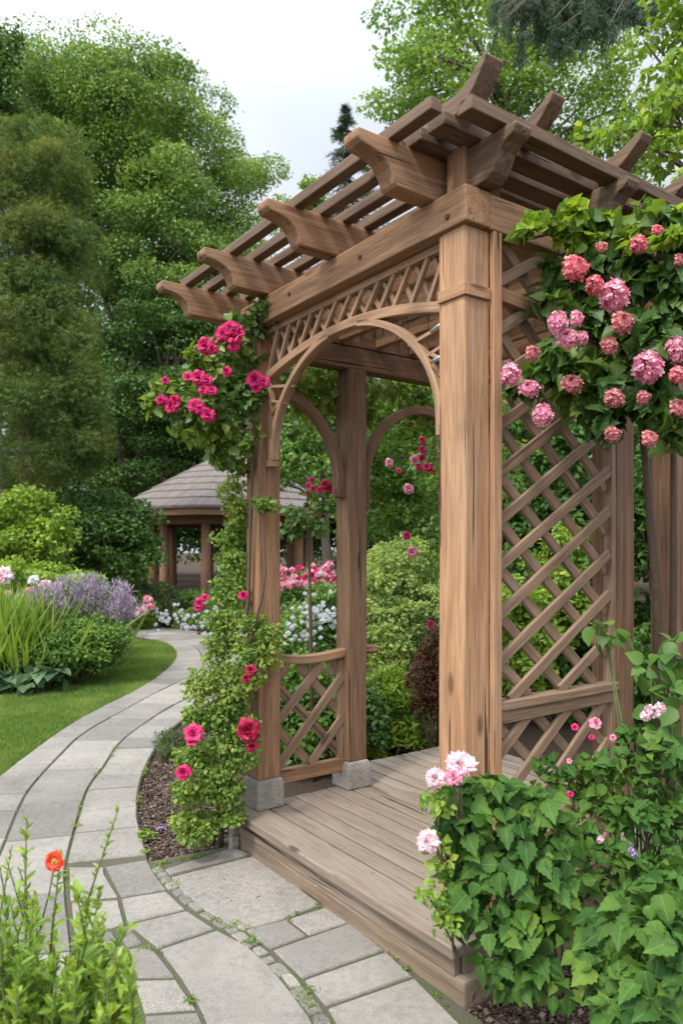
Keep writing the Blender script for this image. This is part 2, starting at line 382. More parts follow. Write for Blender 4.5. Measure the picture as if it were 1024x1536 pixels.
def limbs(mb, rng, base, fork, cen, r0, n):
    base = np.array(base, float); fork = np.array(fork, float)
    pts = [base+(fork-base)*q+np.array([math.sin(q*5)*.06, math.cos(q*4)*.05, 0])*r0*6 for q in np.linspace(0, 1, 6)]
    mb.tube(pts, [r0*(1.25 if i == 0 else 1-.09*i) for i in range(6)], 9)
    top = fork+np.array([0, 0, 1.0])*(np.max(cen[:, 2])-fork[2])*.75
    mb.tube([pts[-1], (pts[-1]+top)/2+rng.normal(size=3)*r0, top], [r0*.6, r0*.35, r0*.08], 6)
    for i in rng.choice(len(cen), min(n, len(cen)), replace=False):
        c = cen[i]; q = rng.uniform(0, .7); s0 = pts[-1]+(top-pts[-1])*q; s0 = s0 if c[2] > s0[2]-.5 else pts[-1]
        md = (s0+c)/2+np.array([0, 0, .08*np.linalg.norm(c-s0)])
        mb.tube([s0, md, c], [r0*.3, r0*.17, r0*.05], 5)
def tree(name, label, cat, base, fork, r0, ells, nc, cr, nper, size, tmpl, mat, seed, group=None, limb=18, bark=None, inner=.72, **kw):
    rng = np.random.default_rng(seed)
    root = empty(name, tuple(base), label, cat, group)
    cen, rad = ell_clumps(rng, ells, nc, cr, inner)
    p, d, n = clump_leaves(rng, cen, rad, nper, **kw)
    leaf_mesh('crown', p, d, n, size*rng.uniform(.6, 1.25, len(p)), tmpl, mat, root)
    mb = MB(); limbs(mb, rng, base, fork, cen, r0, limb); mb.build('trunk', bark or M['bark'], root, smooth=True)
    return root
def shrub(name, label, cat, ells, nc, cr, nper, size, tmpl, mat, seed, group=None, inner=.55, stems=7, fill=0, stemmat=None, part='foliage', **kw):
    rng = np.random.default_rng(seed)
    c0 = np.mean([e[0] for e in ells], 0); base = np.array([c0[0], c0[1], 0.0])
    root = empty(name, tuple(base), label, cat, group)
    cen, rad = ell_clumps(rng, ells, nc, cr, inner)
    cen[:, 2] = np.maximum(cen[:, 2], rad[:, 2]*.6)
    p, d, n = clump_leaves(rng, cen, rad, nper, **kw); p[:, 2] = np.maximum(p[:, 2], .02)
    leaf_mesh(part, p, d, n, size*rng.uniform(.6, 1.25, len(p)), tmpl, mat, root)
    mb = MB()
    for i in rng.choice(len(cen), min(stems, len(cen)), replace=False):
        c = cen[i]; b = base+rng.normal(size=3)*[.06, .06, 0]*np.linalg.norm(c-base)
        mb.tube([b, (b+c)/2+rng.normal(size=3)*.03, c], [.012+.006*np.linalg.norm(c-b), .01, .004], 5)
    mb.build('stem', stemmat or M['twig'], root, smooth=True)
    return root
def conifer(name, label, base, h, r_base, taper, tiers, per, mat, seed, nlen=.3, cat='tree', zlo=.05, group=None, needles=26, droop=.35):
    rng = np.random.default_rng(seed); base = np.array(base, float)
    root = empty(name, tuple(base), label, cat, group)
    mb = MB(); mb.tube([base, base+UP*h*.5, base+UP*h], [h*.014, h*.009, .01], 8); mb.build('trunk', M['bark'], root, smooth=True)
    P_, D_, N_, S_ = [], [], [], []; bm = MB()
    for k in range(tiers):
        q = k/(tiers-1); z = h*(zlo+(.985-zlo)*q); rr = r_base*min(1, (1-q)*taper)+.12
        for j in range(per):
            a = rng.uniform(0, 2*math.pi); L = rr*rng.uniform(.65, 1.1); o = np.array([math.cos(a), math.sin(a), 0])
            tt = rng.random(needles)**.7; drp = -droop*L*tt**1.5+.12*L*tt
            c = base+UP*(z+rng.uniform(-.1, .1))+o*L*tt[:, None]+UP*drp[:, None]+rng.normal(size=(needles, 3))*[.10, .10, .06]*L**.5
            P_.append(c); D_.append(o*.8+rng.normal(size=(needles, 3))*.55+UP*-.25); N_.append(UP+rng.normal(size=(needles, 3))*.5); S_.append(nlen*rng.uniform(.5, 1.2, needles))
            e = base+UP*z+o*L; bm.tube([base+UP*z, (base+UP*z+e)/2, e-UP*droop*L*.8], [.05, .03, .008], 4)
    leaf_mesh('crown', np.vstack(P_), np.vstack(D_), np.vstack(N_), np.concatenate(S_), 'sprig', mat, root)
    bm.build('branch', M['bark'], root)
    return root
# ------------------------------------------------------------------ flowers (mesh data shared)
def rose_mesh(name, rings, r, seed, ruffle=.06, openness=1.0):
    rng = np.random.default_rng(seed); vs = []; fs = []; na, nb = 5, 5
    for ri, (cnt, th, l, w) in enumerate(rings):
        for k in range(cnt):
            ph = 2*math.pi*(k+.5*ri)/cnt+rng.uniform(-.25, .25); er = np.array([math.cos(ph), math.sin(ph), 0]); et = np.array([-er[1], er[0], 0])
            th_ = R(th+rng.uniform(-14, 14))*openness; l_ = l*rng.uniform(.85, 1.12); b0 = len(vs); pp = rng.uniform(0, 6)
            for bi in range(nb):
                b = bi/(nb-1); ang = th_*(.55+.65*b)
                for ai in range(na):
                    a = ai/(na-1)*2-1; wid = w*math.sin(math.pi*(.12+.62*b))
                    edge = (1-.22*a*a) if bi == nb-1 else 1
                    p = er*(.04+l_*b*edge*math.sin(ang)) + et*(a*wid) + UP*(l_*b*edge*math.cos(ang)-.1)
                    p = p-er*(.35*a*a*wid*math.cos(th_))+UP*(.3*a*a*wid*math.sin(th_))+(er*.7+UP)*ruffle*b*math.sin(pp+a*7)
                    vs.append(p*r)
            for bi in range(nb-1):
                for ai in range(na-1):
                    q = b0+bi*na+ai; fs.append((q, q+1, q+na+1, q+na))
    me = bpy.data.meshes.new(name); me.from_pydata([tuple(v) for v in vs], [], fs); me.polygons.foreach_set('use_smooth', [True]*len(fs)); me.update(); return me
ROSE = [(3, 6, .75, .22), (4, 14, .8, .3), (5, 28, .85, .36), (6, 48, .95, .42), (7, 72, 1.05, .45), (6, 92, 1.05, .45)]
PEONY_OLD = [(5, 6, .7, .2), (7, 16, .75, .24), (9, 30, .8, .28), (10, 46, .88, .32), (10, 64, .98, .36), (9, 82, 1.05, .4), (7, 100, 1.0, .42)]
PEONY = [(7, 8, .62, .17), (9, 20, .70, .20), (11, 34, .78, .22), (12, 48, .84, .25), (12, 60, .92, .30), (10, 74, 1.02, .36), (8, 88, 1.05, .42)]
CUP = [(4, 10, .55, .18), (5, 42, .9, .55), (5, 66, 1.0, .6)]
def ball_mesh(name, r, n, seed, fl=.30):
    rng = np.random.default_rng(seed); d = nrmz(rng.normal(size=(n, 3))); vs, fs = [], []
    ph = rng.uniform(0, 6, 3)
    for c in d:
        rr = rng.uniform(.55, 1.0)*(1+.15*math.sin(3*c[0]+ph[0])*math.cos(2.6*c[2]+ph[1])+.06*math.sin(7*c[1]+ph[2])); t1 = nrmz(np.cross(c, rng.normal(size=3))); t2 = np.cross(c, t1)
        for k in range(5):
            a = 2*math.pi*k/5+rng.uniform(-.2, .2); o = t1*math.cos(a)+t2*math.sin(a); w = t2*math.cos(a)-t1*math.sin(a); b = len(vs); L = fl*rng.uniform(.8, 1.3); lift = rng.uniform(.0, .6)
            p0 = c*rr
            for x, y, z in ((0, 0, 0), (-.38, .5, .1), (-.2, .95, .28), (.2, .95, .22), (.38, .5, .12)):
                vs.append((p0+(w*x+o*y+c*(z+lift*y))*L)*r)
            fs.append((b, b+1, b+2, b+3, b+4))
    me = bpy.data.meshes.new(name); me.from_pydata([tuple(v) for v in vs], [], fs); me.update(); return me
FM = {}
def flower(kind, mat, pos, r, face, parent, name='flower', rng=random):
    key = (kind, mat, rng.randint(0, 2))
    if key not in FM:
        sd = 11+key[2]*7
        me = {'rose': lambda: rose_mesh('rose', ROSE, 1, sd, .08), 'peony': lambda: rose_mesh('peony', PEONY, 1, sd, .19),
              'cup': lambda: rose_mesh('cup', CUP, 1, sd, .08), 'ball': lambda: ball_mesh('ball', 1, 150, sd, .27), 'loose': lambda: ball_mesh('loose', 1, 40, sd, .5)}[kind]()
        me.materials.append(M[mat]); FM[key] = me
    o = bpy.data.objects.new(name, FM[key]); C.objects.link(o)
    f = Vector(face)+Vector((rng.uniform(-.3, .3), rng.uniform(-.3, .3), rng.uniform(-.3, .3)))
    o.rotation_mode = 'QUATERNION'; o.rotation_quaternion = f.to_track_quat('Z', 'Y')
    o.scale = (r*rng.uniform(.92, 1.1), r*rng.uniform(.92, 1.1), r*rng.uniform(.7, 1.1)); o.parent = parent
    o.location = Vector(pos)-Vector(parent.location)
    return o
# ================================================================== PERGOLA
PZ = .23       # deck top
perg = empty('pergola', tuple(P(.8, .6, 0)), 'brown timber garden pergola with curled rafter ends, arch and lattice side', 'pergola')
def post(s0, t0, z0, z1, w=.13, mat='post', base=True, bev=.008):
    cx, ct = s0+w/2, t0+w/2
    m = MB(); n = 8
    pts = [P(cx+random.uniform(-.0015, .0015), ct+random.uniform(-.0015, .0015), z0+(z1-z0)*i/n) for i in range(n+1)]
    m.sweep(pts, w, w, E2)
    o = m.build('post', M[mat], perg, bev)
    if base:
        mb = MB(); b = .165; hgt = .155; a = b/2
        prof = [(1, 0), (1.0, .75), (.93, .93), (.82, 1)]
        vs, gs, fs = [], [], []
        for k, (r_, h_) in enumerate(prof):
            for sx, sy in ((-1, -1), (1, -1), (1, 1), (-1, 1)):
                p = P(cx+sx*a*r_, ct+sy*a*r_, z0-hgt+hgt*h_); vs.append(p); gs.append(p)
        for k in range(3):
            for q in range(4): fs.append((k*4+q, k*4+(q+1) % 4, k*4+4+(q+1) % 4, k*4+4+q))
        fs += [(3, 2, 1, 0), (12, 13, 14, 15)]
        mb.add(vs, fs, gs); c = mb.build('stone_base', M['base'], None, .008)
        c.parent = o
    return o
FLs, FRs, FT = -.035, 1.487, .115
BT = 2.77
post(FLs, FT, PZ+.155, BT, .135, 'beam')                # front left
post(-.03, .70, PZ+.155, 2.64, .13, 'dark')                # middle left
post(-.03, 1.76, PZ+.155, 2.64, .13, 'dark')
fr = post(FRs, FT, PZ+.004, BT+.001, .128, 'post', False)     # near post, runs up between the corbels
post(1.487, 1.02, PZ+.155, BT, .128, 'dark')
post(1.487, 1.47, PZ+.155, BT, .128, 'dark')
# corner trim boards on the near post
m = MB(); m.bar(P(FRs+.128+.011, FT+.128+.020, PZ+.004), P(FRs+.128+.011, FT+.128+.020, BT-.002), .044, .022, E2, 4, .001).build('corner_batten', M['post'], perg, .003)
m = MB(); m.bar(P(FRs-.006, FT+.03, PZ+.004), P(FRs-.006, FT+.03, BT-.002), .05, .012, E2, 4, .001).build('corner_batten', M['post'], perg, .003)
# strap on near post
m = MB()
m.bar(P(FRs-.004, FT-.006, 2.535), P(FRs+.138, FT-.006, 2.535), .012, .045, E2)
m.bar(P(FRs+.134, FT+.001, 2.535), P(FRs+.134, FT+.12, 2.535), .012, .045, E1)
m.build('strap', M['post'], perg, .003)
# beams
bh = .13; bz = BT+bh/2
def beam(p0, p1, w, h, nrm, mat='beam', name='beam', bev=.006, seg=6):
    return MB().bar(p0, p1, w, h, nrm, seg, .0015).build(name, M[mat], perg, bev)
beam(P(-.06, .155, bz), P(1.642, .155, bz), .125, bh, E2, seg=10)                       # front beam, laps over the post
beam(P(1.575, .219, bz-.002), P(1.575, 1.75, bz-.002), .125, bh, E1)                   # right beam
MB().bar(P(1.555, .17, BT+bh+.001), P(1.555, .17, BT+bh+.17), .09, .09, E2, 2).build('post_top', M['beam'], perg, .005)
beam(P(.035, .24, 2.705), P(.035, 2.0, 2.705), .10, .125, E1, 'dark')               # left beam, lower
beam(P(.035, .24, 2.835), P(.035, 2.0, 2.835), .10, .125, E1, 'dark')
for k, t in enumerate((.42, .66, .92, 1.18, 1.44, 1.70)):                           # ceiling joists
    beam(P(.09, t, 2.84), P(1.49, t, 2.84), .045, .11, E2, 'beam', 'joist', .004)
# post stub cap
# corbels (bracket ends) : profile along -t, z
def corbel_prof(L, tip=.045, H=.155, back=.30):
    pts = [(back, 0), (back, H), (-L, H+.004), (-L-.006, H-.006), (-L-.004, H-.030), (-L+.012, H-.044), (-L+.05, H-.050), (-L+.085, H-.058), (-L+.115, H-.072), (-L+.138, H-.094), (-L+.152, H-.120), (-L+.160, .012), (-L+.172, .0)]
    return pts
CZ = BT+bh+.001
for i, s in enumerate((1.435, .805, .20, -.335)):
    L = .375
    o = P(s+.0, .12, CZ); pr = corbel_prof(L, back=.33)
    MB().prism(pr, o, E2, UP, E1, .085).build('corbel', M['beam'], perg, .006)
def horn_pts(L, th=.075, rise=.105, back=.5):
    # side profile in (s, z): straight then curled upward end
    top = []; bot = []
    for q in np.linspace(0, 1, 10):
        x = L*q; zc = rise*(q**1.9)-.018*math.sin(math.pi*q); k = th*(1+.25*math.sin(math.pi*q)-.45*q)
        top.append((x, zc+k*.5+th*.5)); bot.append((x, zc-k*.5+th*.5))
    return [(-back, 0)]+bot+[(L+.012, top[-1][1]-.012)]+top[::-1]+[(-back, th)]
SZ = CZ+.156    # top of corbels = underside of slats  (3.057)
for i, (t, L, bk) in enumerate(((.06, .20, .26), (.37, .215, .42), (.85, .255, .45), (1.25, .25, .45))):
    MB().prism(horn_pts(L, .066, .090 if i == 0 else .068, bk), P(1.60, t, SZ+.048), E1, UP, E2, .085 if i == 0 else .07).build('rafter_end', M['slat'], perg, .005)
# right hand brackets
for t in (.19, .83, 1.3):
    pr = [(-.10, 0), (-.10, .155), (.215, .158), (.222, .145), (.21, .12), (.175, .105), (.15, .085), (.135, .055), (.115, .025), (.085, .004)]
    MB().prism(pr, P(1.60, t, CZ), E1, UP, E2, .085).build('corbel', M['slat'], perg, .006)
# slats parallel to the front
ts = [-.10, .03, .15, .27, .39, .51, .63, .75, .87, .99, 1.11, 1.23, 1.35, 1.47, 1.59]
for i, t in enumerate(ts):
    se = 1.70 if i == 0 else 1.37
    MB().bar(P(-.36+random.uniform(-.02, .02), t, SZ+.022), P(se, t, SZ+.022), .052, .044, E2, 5, .0015).build('roof_slat', M['slat'], perg, .004)
# long boards along the right edge
for s, t0, t1, w in ((1.745, -.02, 1.36, .07), (1.62, -.03, 1.42, .085), (1.50, -.03, 1.5, .085), (1.405, -.03, 1.5, .06)):
    MB().bar(P(s, t0, SZ+.0235), P(s, t1, SZ+.0235), w, .047, E1, 6, .0015).build('roof_board', M['slat'], perg, .004)
MB().bar(P(1.40, 1.62, SZ+.03), P(1.78, 1.55, SZ+.03), .05, .05, E2).build('roof_board', M['slat'], perg, .004)
# hanging dead twigs under the roof
rng = np.random.default_rng(5); m = MB()
for k in range(70):
    a = P(rng.uniform(.2, 1.4), rng.choice([.42, .66, .92, 1.18])+rng.uniform(-.02, .02), 2.79); l = rng.uniform(.03, .14)
    m = MB(); m.tube([a, a+np.array([rng.normal()*.01, rng.normal()*.01, -l*.5]), a+np.array([rng.normal()*.012, rng.normal()*.012, -l])], [.003, .0022, .001], 4); m.build('dry_tendril', M['twig'], perg)

# ---------------- front arch with fretwork
AT = .178
SC, SA = .795, .645
def band_z(s): return 2.612-.10*((s-SC)/.69)**2
m = MB(); pts = [P(s, AT, band_z(s)) for s in np.linspace(.10, 1.487, 25)]
m.sweep(pts, .050, .042, E2).build('arch_rail', M['lat2'], perg, .004)
def ell(q, a=SA, b=.535, z0=2.07): return (SC-a*math.cos(q), z0+b*math.sin(q))
for sgn in (1, -1):
    pts = []
    for q in np.linspace(0, R(80), 16):
        s, z = ell(q); s = SC+(s-SC)*sgn; pts.append(P(s, AT-.002, z))
    m = MB(); m.sweep(pts, .046, [.030+.014*math.exp(-((i-0)/3)**2) for i in range(16)], E2)
    m.build('arch_brace', M['lat2'], perg, .004)
    # foot block
    s, z = ell(0); s = SC+(s-SC)*sgn; m = MB(); m.bar(P(s-.010*sgn, AT-.002, z-.035), P(s-.010*sgn, AT-.002, z+.0), .056, .055, E2).build('brace_foot', M['lat2'], perg, .005)
    # straight upright between brace and post with small struts
    sx = .125 if sgn == 1 else 1.463
    m = MB(); m.bar(P(sx, AT, 2.12), P(sx, AT, band_z(sx)-.02), .034, .026, E2)
    for zq in np.arange(2.16, 2.50, .075):
        q = math.asin(min(1, (zq-2.07)/.535)); s, z = ell(q); s = SC+(s-SC)*sgn
        dz = .045*(1 if int(zq*100) % 2 else -1)
        m.bar(P(sx, AT, zq), P(s, AT, zq+dz+.01), .022, .016, E2)
    m.build('strut', M['lat2'], perg, .003)
m = MB()                                                # X fretwork between rail and beam
N = 14; ss = np.linspace(.115, 1.475, N)
for i in range(N-1):
    a, b = ss[i], ss[i+1]; za, zb = band_z(a)+.018, band_z(b)+.018; top = BT-.028
    wj = random.uniform(-.008, .008)
    m.bar(P(max(.11, a)+wj, AT-.010, za-.004), P(min(1.475, b+.0)+wj, AT-.010, top), .018, .019, E2)
    m.bar(P(max(.11, a+.0)-wj, AT+.010, top), P(min(1.475, b), AT+.010, zb-.004), .018, .019, E2)
m.build('fretwork', M['lat2'], perg, .002)
MB().bar(P(.102, AT, BT-.018), P(1.486, AT, BT-.018), .045, .032, E2, 4, .001).build('top_rail', M['lat2'], perg, .003)
# small metal hooks on right brace
for z in (2.32, 2.44):
    m = MB(); m.tube([P(1.40, AT-.03, z), P(1.465, AT-.045, z+.004), P(1.487, AT-.02, z+.002)], [.007, .008, .006], 8)
    m.build('hook', M['metal'], perg, smooth=True)
# ---------------- left side arches (curved braces)
def side_arc(t_post, t_mid, zf, za, name='arch_brace'):
    pts = []
    for q in np.linspace(0, math.pi/2, 14):
        t = t_post+(t_mid-t_post)*(1-math.cos(q)); z = zf+(za-zf)*math.sin(q); pts.append(P(.035, t, z))
    MB().sweep(pts, .06, .05, E1).build(name, M['dark'], perg, .005)
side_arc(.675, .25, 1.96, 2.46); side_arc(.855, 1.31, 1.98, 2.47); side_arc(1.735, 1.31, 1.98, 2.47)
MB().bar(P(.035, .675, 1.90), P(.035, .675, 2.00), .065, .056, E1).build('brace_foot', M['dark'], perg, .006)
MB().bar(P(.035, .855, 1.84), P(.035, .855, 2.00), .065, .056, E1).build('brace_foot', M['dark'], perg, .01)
# ---------------- lattice panels
def lattice(s, t0, t1, z0, z1, up, dn, sp, mat='lat', w=.042, th=.018, name='lattice', ph=0):
    m = MB(); off = th/2+.001
    for sl, side in ((up, 1), (-dn, -1)):
        span = abs(sl)*(t1-t0); k0 = z0-span-sp if sl > 0 else z0-sp; k = k0+ph*sp
        while k < z1+span+sp:
            # line z = k + sl*(t-t0)
            pts = []
            ta, tb = t0, t1; za, zb = k, k+sl*(t1-t0)
            def clip(ta, za, tb, zb):
                for lo, sg in ((z0, 1), (z1, -1)):
                    if sg*(za-lo) < 0 and sg*(zb-lo) < 0: return None
                    if sg*(za-lo) < 0: q = (lo-za)/(zb-za); ta, za = ta+(tb-ta)*q, lo
                    elif sg*(zb-lo) < 0: q = (lo-za)/(zb-za); tb, zb = ta+(tb-ta)*q, lo
                return ta, za, tb, zb
            c = clip(ta, za, tb, zb)
            if c and abs(c[2]-c[0]) > .03:
                j = random.uniform(-.006, .006)
                m.bar(P(s+side*off, c[0], c[1]+j), P(s+side*off, c[2], c[3]-j), th, w, E1, 3, .0012)
            k += sp
    return m.build(name, M[mat], perg, .0035)
LS = 1.590
lattice(LS, .262, .985, 1.035, 2.76, .60, .85, .178, ph=.1)
lattice(LS, .262, .985, .30, .965, .80, .85, .195, ph=.5)
def rail(p0, p1, w, h, nrm, mat='lat', name='rail'): MB().bar(p0, p1, w, h, nrm, 4, .001).build(name, M[mat], perg, .004)
rail(P(LS+.006, .262, 1.018), P(LS+.006, 1.018, 1.018), .07, .034, E1)
rail(P(LS+.002, .262, .975), P(LS+.002, 1.018, .975), .05, .050, E1)
rail(P(LS+.002, .262, .275), P(LS+.002, 1.018, .275), .05, .050, E1)
rail(P(LS+.012, .262, 2.555), P(LS+.020, 1.018, 2.50), .04, .052, E1, 'beam')
rail(P(LS, 1.003, .30), P(LS, 1.003, 2.76), .03, .045, E2)
# left railing
lattice(.035, .253, .698, .40, .965, 1.05, 1.05, .24, w=.05)
def rail_curve(t0, t1, z, sag):
    pts = [P(.035, t0+(t1-t0)*q, z-sag*math.sin(math.pi*q)) for q in np.linspace(0, 1, 8)]
    MB().sweep(pts, .07, .045, E1).build('rail', M['beam'], perg, .005)
rail_curve(.245, .715, 1.012, .022)
rail_curve(.825, .93, 1.012, 0)
rail(P(.035, .262, .365), P(.035, .70, .365), .045, .075, E1, 'beam')
rail(P(.035, .682, .40), P(.035, .682, .97), .035, .03, E2)
for s_, t_, z_ in ((1.02, .0905, BT+.065), (.45, .0905, BT+.07), (1.55, .0905, BT+.04), (.02, .0905, BT+.06)):
    MB().tube([P(s_, t_+.004, z_), P(s_, t_-.006, z_)], [.011, .009], 8).build('bolt', M['twig'], perg)
# fallen petals on deck and paving
# ================================================================== DECK
deck = empty('wooden_deck', tuple(P(.8, .7, 0)), 'weathered grey-brown plank deck on a low concrete plinth beneath the pergola', 'deck')
S0, S1 = 0.0, 1.66
MB().bar(P(S0, .088, PZ-.021), P(S1+.01, .088, PZ-.021), .172, .042, E2, 8, .001).build('front_tread', M['deck'], deck, .007)
t = .184
while t < 2.0:
    w = .098+random.uniform(-.003, .003)
    a = S0 if t < .86 else -.30
    zt = PZ-.016-.001+random.uniform(-.0015, .0015)
    MB().bar(P(a, t+w/2, zt), P(S1, t+w/2, zt), w, .030, E2, 8, .0008).build('deck_board', M['deck'], deck, .0035)
    t += w+.009
MB().bar(P(S0+.03, .052, PZ-.083), P(S1-.02, .052, PZ-.083), .03, .078, E2, 4, .001).build('fascia', M['deck'], deck, .004)
MB().bar(P(S0+.05, 1.0, PZ-.083), P(S0+.05, 2.0, PZ-.083), .8, .07, E2).build('joist', M['dark'], deck)
MB().bar(P(S1-.03, .08, PZ-.083), P(S1-.03, 1.9, PZ-.083), .03, .078, E1, 4, .001).build('fascia', M['deck'], deck, .004)
MB().bar(P(S0+.03, .10, .053), P(S1+.03, .10, .053), .12, .110, E2, 8, .002).build('plinth', M['plinth'], deck, .01)
MB().bar(P(S1-.02, .165, .05), P(S1-.02, 2.0, .05), .08, .104, E1, 6, .002).build('plinth', M['plinth'], deck, .01)
MB().bar(P(S0+.04, .165, .05), P(S0+.04, .86, .05), .08, .104, E1, 6, .002).build('plinth', M['plinth'], deck, .01)
MB().bar(P(S0-.035, .045, 0), P(S0-.035, .045, .185), .06, .055, E2, 3, .003).build('end_stone', M['base'], deck, .01)
MB().bar(P(S0+.008, .02, 0), P(S0+.008, .02, .085), .05, .04, E2, 3, .003).build('end_stone', M['base'], deck, .01)
# ================================================================== GROUND
def sheet(name, polys, z, mat, label=None, kind='structure'):
    me = bpy.data.meshes.new(name); vs, fs = [], []
    for poly in polys:
        b = len(vs); vs += [(p[0], p[1], z) for p in poly]; fs.append(tuple(range(b, b+len(poly))))
    me.from_pydata(vs, [], fs); me.update(); o = link(name, me, mat); o['kind'] = kind
    return o
sheet('ground', [[(-250, -30), (250, -30), (250, 400), (-250, 400)]], 0, M['soil'])
cL = [(-420, 1480), (-260, 1400), (-120, 1270), (0, 1170), (50, 1131), (100, 1095), (150, 1066), (200, 1041), (240, 1015), (262, 993), (262, 978), (245, 966), (215, 959), (180, 956), (120, 957)]
cJ1 = [(-160, 1600), (-50, 1400), (0, 1290), (29, 1219), (49, 1185), (93, 1136), (129, 1103), (190, 1068), (250, 1035), (297, 1013), (305, 996), (289, 972), (234, 957), (190, 952), (120, 952)]
cJ2 = [(120, 1640), (108, 1440), (98, 1340), (100, 1302), (115, 1243), (132, 1190), (156, 1156), (187, 1113), (254, 1066), (320, 1031), (338, 1000), (322, 970), (260, 951), (195, 947.5), (120, 948)]
cR = [(222, 1600), (186, 1440), (180, 1365), (220, 1302), (207, 1234), (210, 1185), (229, 1136), (262, 1095), (315, 1058), (368, 1028), (378, 995), (350, 962), (275, 947), (195, 944), (120, 945)]
def resamp(c, n, start=0):
    p = np.array([G(u, v)[:2] for u, v in c])
    # Catmull-Rom densify, keeping the station index as parameter
    out = []
    for i in range(len(p)-1):
        p0, p1, p2, p3 = p[max(i-1, 0)], p[i], p[i+1], p[min(i+2, len(p)-1)]
        for q in np.linspace(0, 1, n, endpoint=False):
            out.append(.5*((2*p1)+(-p0+p2)*q+(2*p0-5*p1+4*p2-p3)*q*q+(-p0+3*p1-3*p2+p3)*q**3))
    out.append(p[-1]); return np.array(out)
cur = [resamp(c, 24) for c in (cL, cJ1, cJ2, cR)]
ref = cur[1]
def align(c):
    out = []; j = 0
    d = np.gradient(ref, axis=0)
    for i in range(len(ref)):
        T = d[i]/np.linalg.norm(d[i]); hi = min(len(c), j+30)
        sc_ = np.abs((c[j:hi]-ref[i])@T)+.15*np.linalg.norm(c[j:hi]-ref[i], axis=1); j = j+int(np.argmin(sc_)); out.append(c[j])
    out = np.array(out)
    for _ in range(3): out[1:-1] = (out[:-2]+out[1:-1]*2+out[2:])/4
    return out
curL0 = cur[0]
cur = [align(cur[0]), ref, align(cur[2]), align(cur[3])]
pathbase = []
for i in range(0, len(cur[0])-1): pathbase.append([cur[0][i], cur[3][i], cur[3][i+1], cur[0][i+1]])
class Slabs:
    def __init__(s): s.v = []; s.f = []
    def add(s, poly, z1=.034, z0=.002, gap=.006, jit=.0015):
        poly = np.array([p[:2] for p in poly]); c = poly.mean(0); n = len(poly)
        # inset
        q = []
        area = 0
        for i in range(n): area += poly[i-1][0]*poly[i][1]-poly[i][0]*poly[i-1][1]
        if area < 0: poly = poly[::-1]
        for i in range(n):
            a, b, d = poly[i-1], poly[i], poly[(i+1) % n]
            e1 = (b-a)/(np.linalg.norm(b-a)+1e-9); e2 = (d-b)/(np.linalg.norm(d-b)+1e-9)
            n1 = np.array([-e1[1], e1[0]]); n2 = np.array([-e2[1], e2[0]]); k = n1+n2; k /= max(.3, k.dot(k)/2) if k.dot(k) > 0 else 1
            q.append(b+k*gap)
        b0 = len(s.v); z1 = z1+random.uniform(-jit, jit); tx, ty = random.uniform(-.003, .003), random.uniform(-.003, .003)
        ins = [p+(c-p)/np.linalg.norm(c-p)*.006 for p in q]
        s.v += [(p[0], p[1], z0) for p in q]+[(p[0], p[1], z1-.006) for p in q]+[(p[0], p[1], z1+(p[0]-c[0])*tx+(p[1]-c[1])*ty) for p in ins]
        for L in (0, 1):
            for i in range(n): s.f.append((b0+L*n+i, b0+L*n+(i+1) % n, b0+(L+1)*n+(i+1) % n, b0+(L+1)*n+i))
        s.f.append(tuple(b0+2*n+i for i in range(n)))
sl = Slabs()
for bi, length in ((0, .36), (1, .62), (2, .33)):
    A, B = cur[bi], cur[bi+1]; i = 0; mid = (A+B)/2
    while i < len(A)-2:
        j = i; L = 0; tgt = length*random.uniform(.8, 1.25)
        while j < len(A)-1 and (L < tgt): L += np.linalg.norm(mid[j+1]-mid[j]); j += 1
        step = max(1, (j-i)//4); ii = list(range(i, j, step))+[j]
        if not (bi == 2 and (A[i][1]+B[j][1])/2 < 3.62): sl.add([A[k] for k in ii]+[B[k] for k in ii[::-1]], gap=.005+.0028*np.linalg.norm(mid[i])/6, jit=.003)
        i = j
FG = [[(102, 1311), (156, 1311), (158, 1322), (178, 1357), (104, 1362)], [(106, 1366), (178, 1361), (188, 1398), (168, 1404), (110, 1410)], [(110, 1414), (168, 1408), (186, 1438), (202, 1482), (118, 1490)], [(246, 1315), (352, 1280), (378, 1291), (254, 1324)], [(255, 1326), (379, 1293), (484, 1366), (430, 1389), (364, 1407), (337, 1396), (303, 1374), (274, 1352)],
      [(366, 1407), (429, 1391), (461, 1416), (406, 1437)], [(431, 1390), (490, 1371), (523, 1395), (463, 1415)],
      [(408, 1438), (525, 1396), (578, 1438), (453, 1482)], [(455, 1484), (580, 1440), (620, 1478), (488, 1525)], [(490, 1527), (622, 1480), (700, 1560), (540, 1620)],
      [(157, 1310), (221, 1299), (232, 1318), (250, 1345), (180, 1357)], [(181, 1359), (250, 1347), (279, 1375), (190, 1397)], [(192, 1399), (281, 1377), (323, 1405), (236, 1435)],
      [(238, 1437), (325, 1407), (372, 1432), (405, 1461), (433, 1495), (465, 1540), (505, 1620), (345, 1640), (300, 1530), (270, 1480)],
      [(172, 1404), (192, 1400), (215, 1427), (188, 1434)], [(189, 1437), (217, 1430), (234, 1440), (264, 1480), (205, 1481)], [(200, 1484), (265, 1482), (296, 1529), (215, 1535)], [(216, 1538), (298, 1532), (340, 1640), (225, 1660)],
      [(540, 1640), (345, 1645), (400, 1800), (600, 1800)], [(705, 1563), (620, 1640), (700, 1800), (900, 1700)]]
for q in FG: sl.add([G(u, v) for u, v in q], gap=.005)
def slab_obj(name, s, mat):
    me = bpy.data.meshes.new(name); me.from_pydata([tuple(map(float, v)) for v in s.v], [], s.f); me.update(); o = link(name, me, mat); o['kind'] = 'structure'; return o
slab_obj('path', sl, M['paving'])
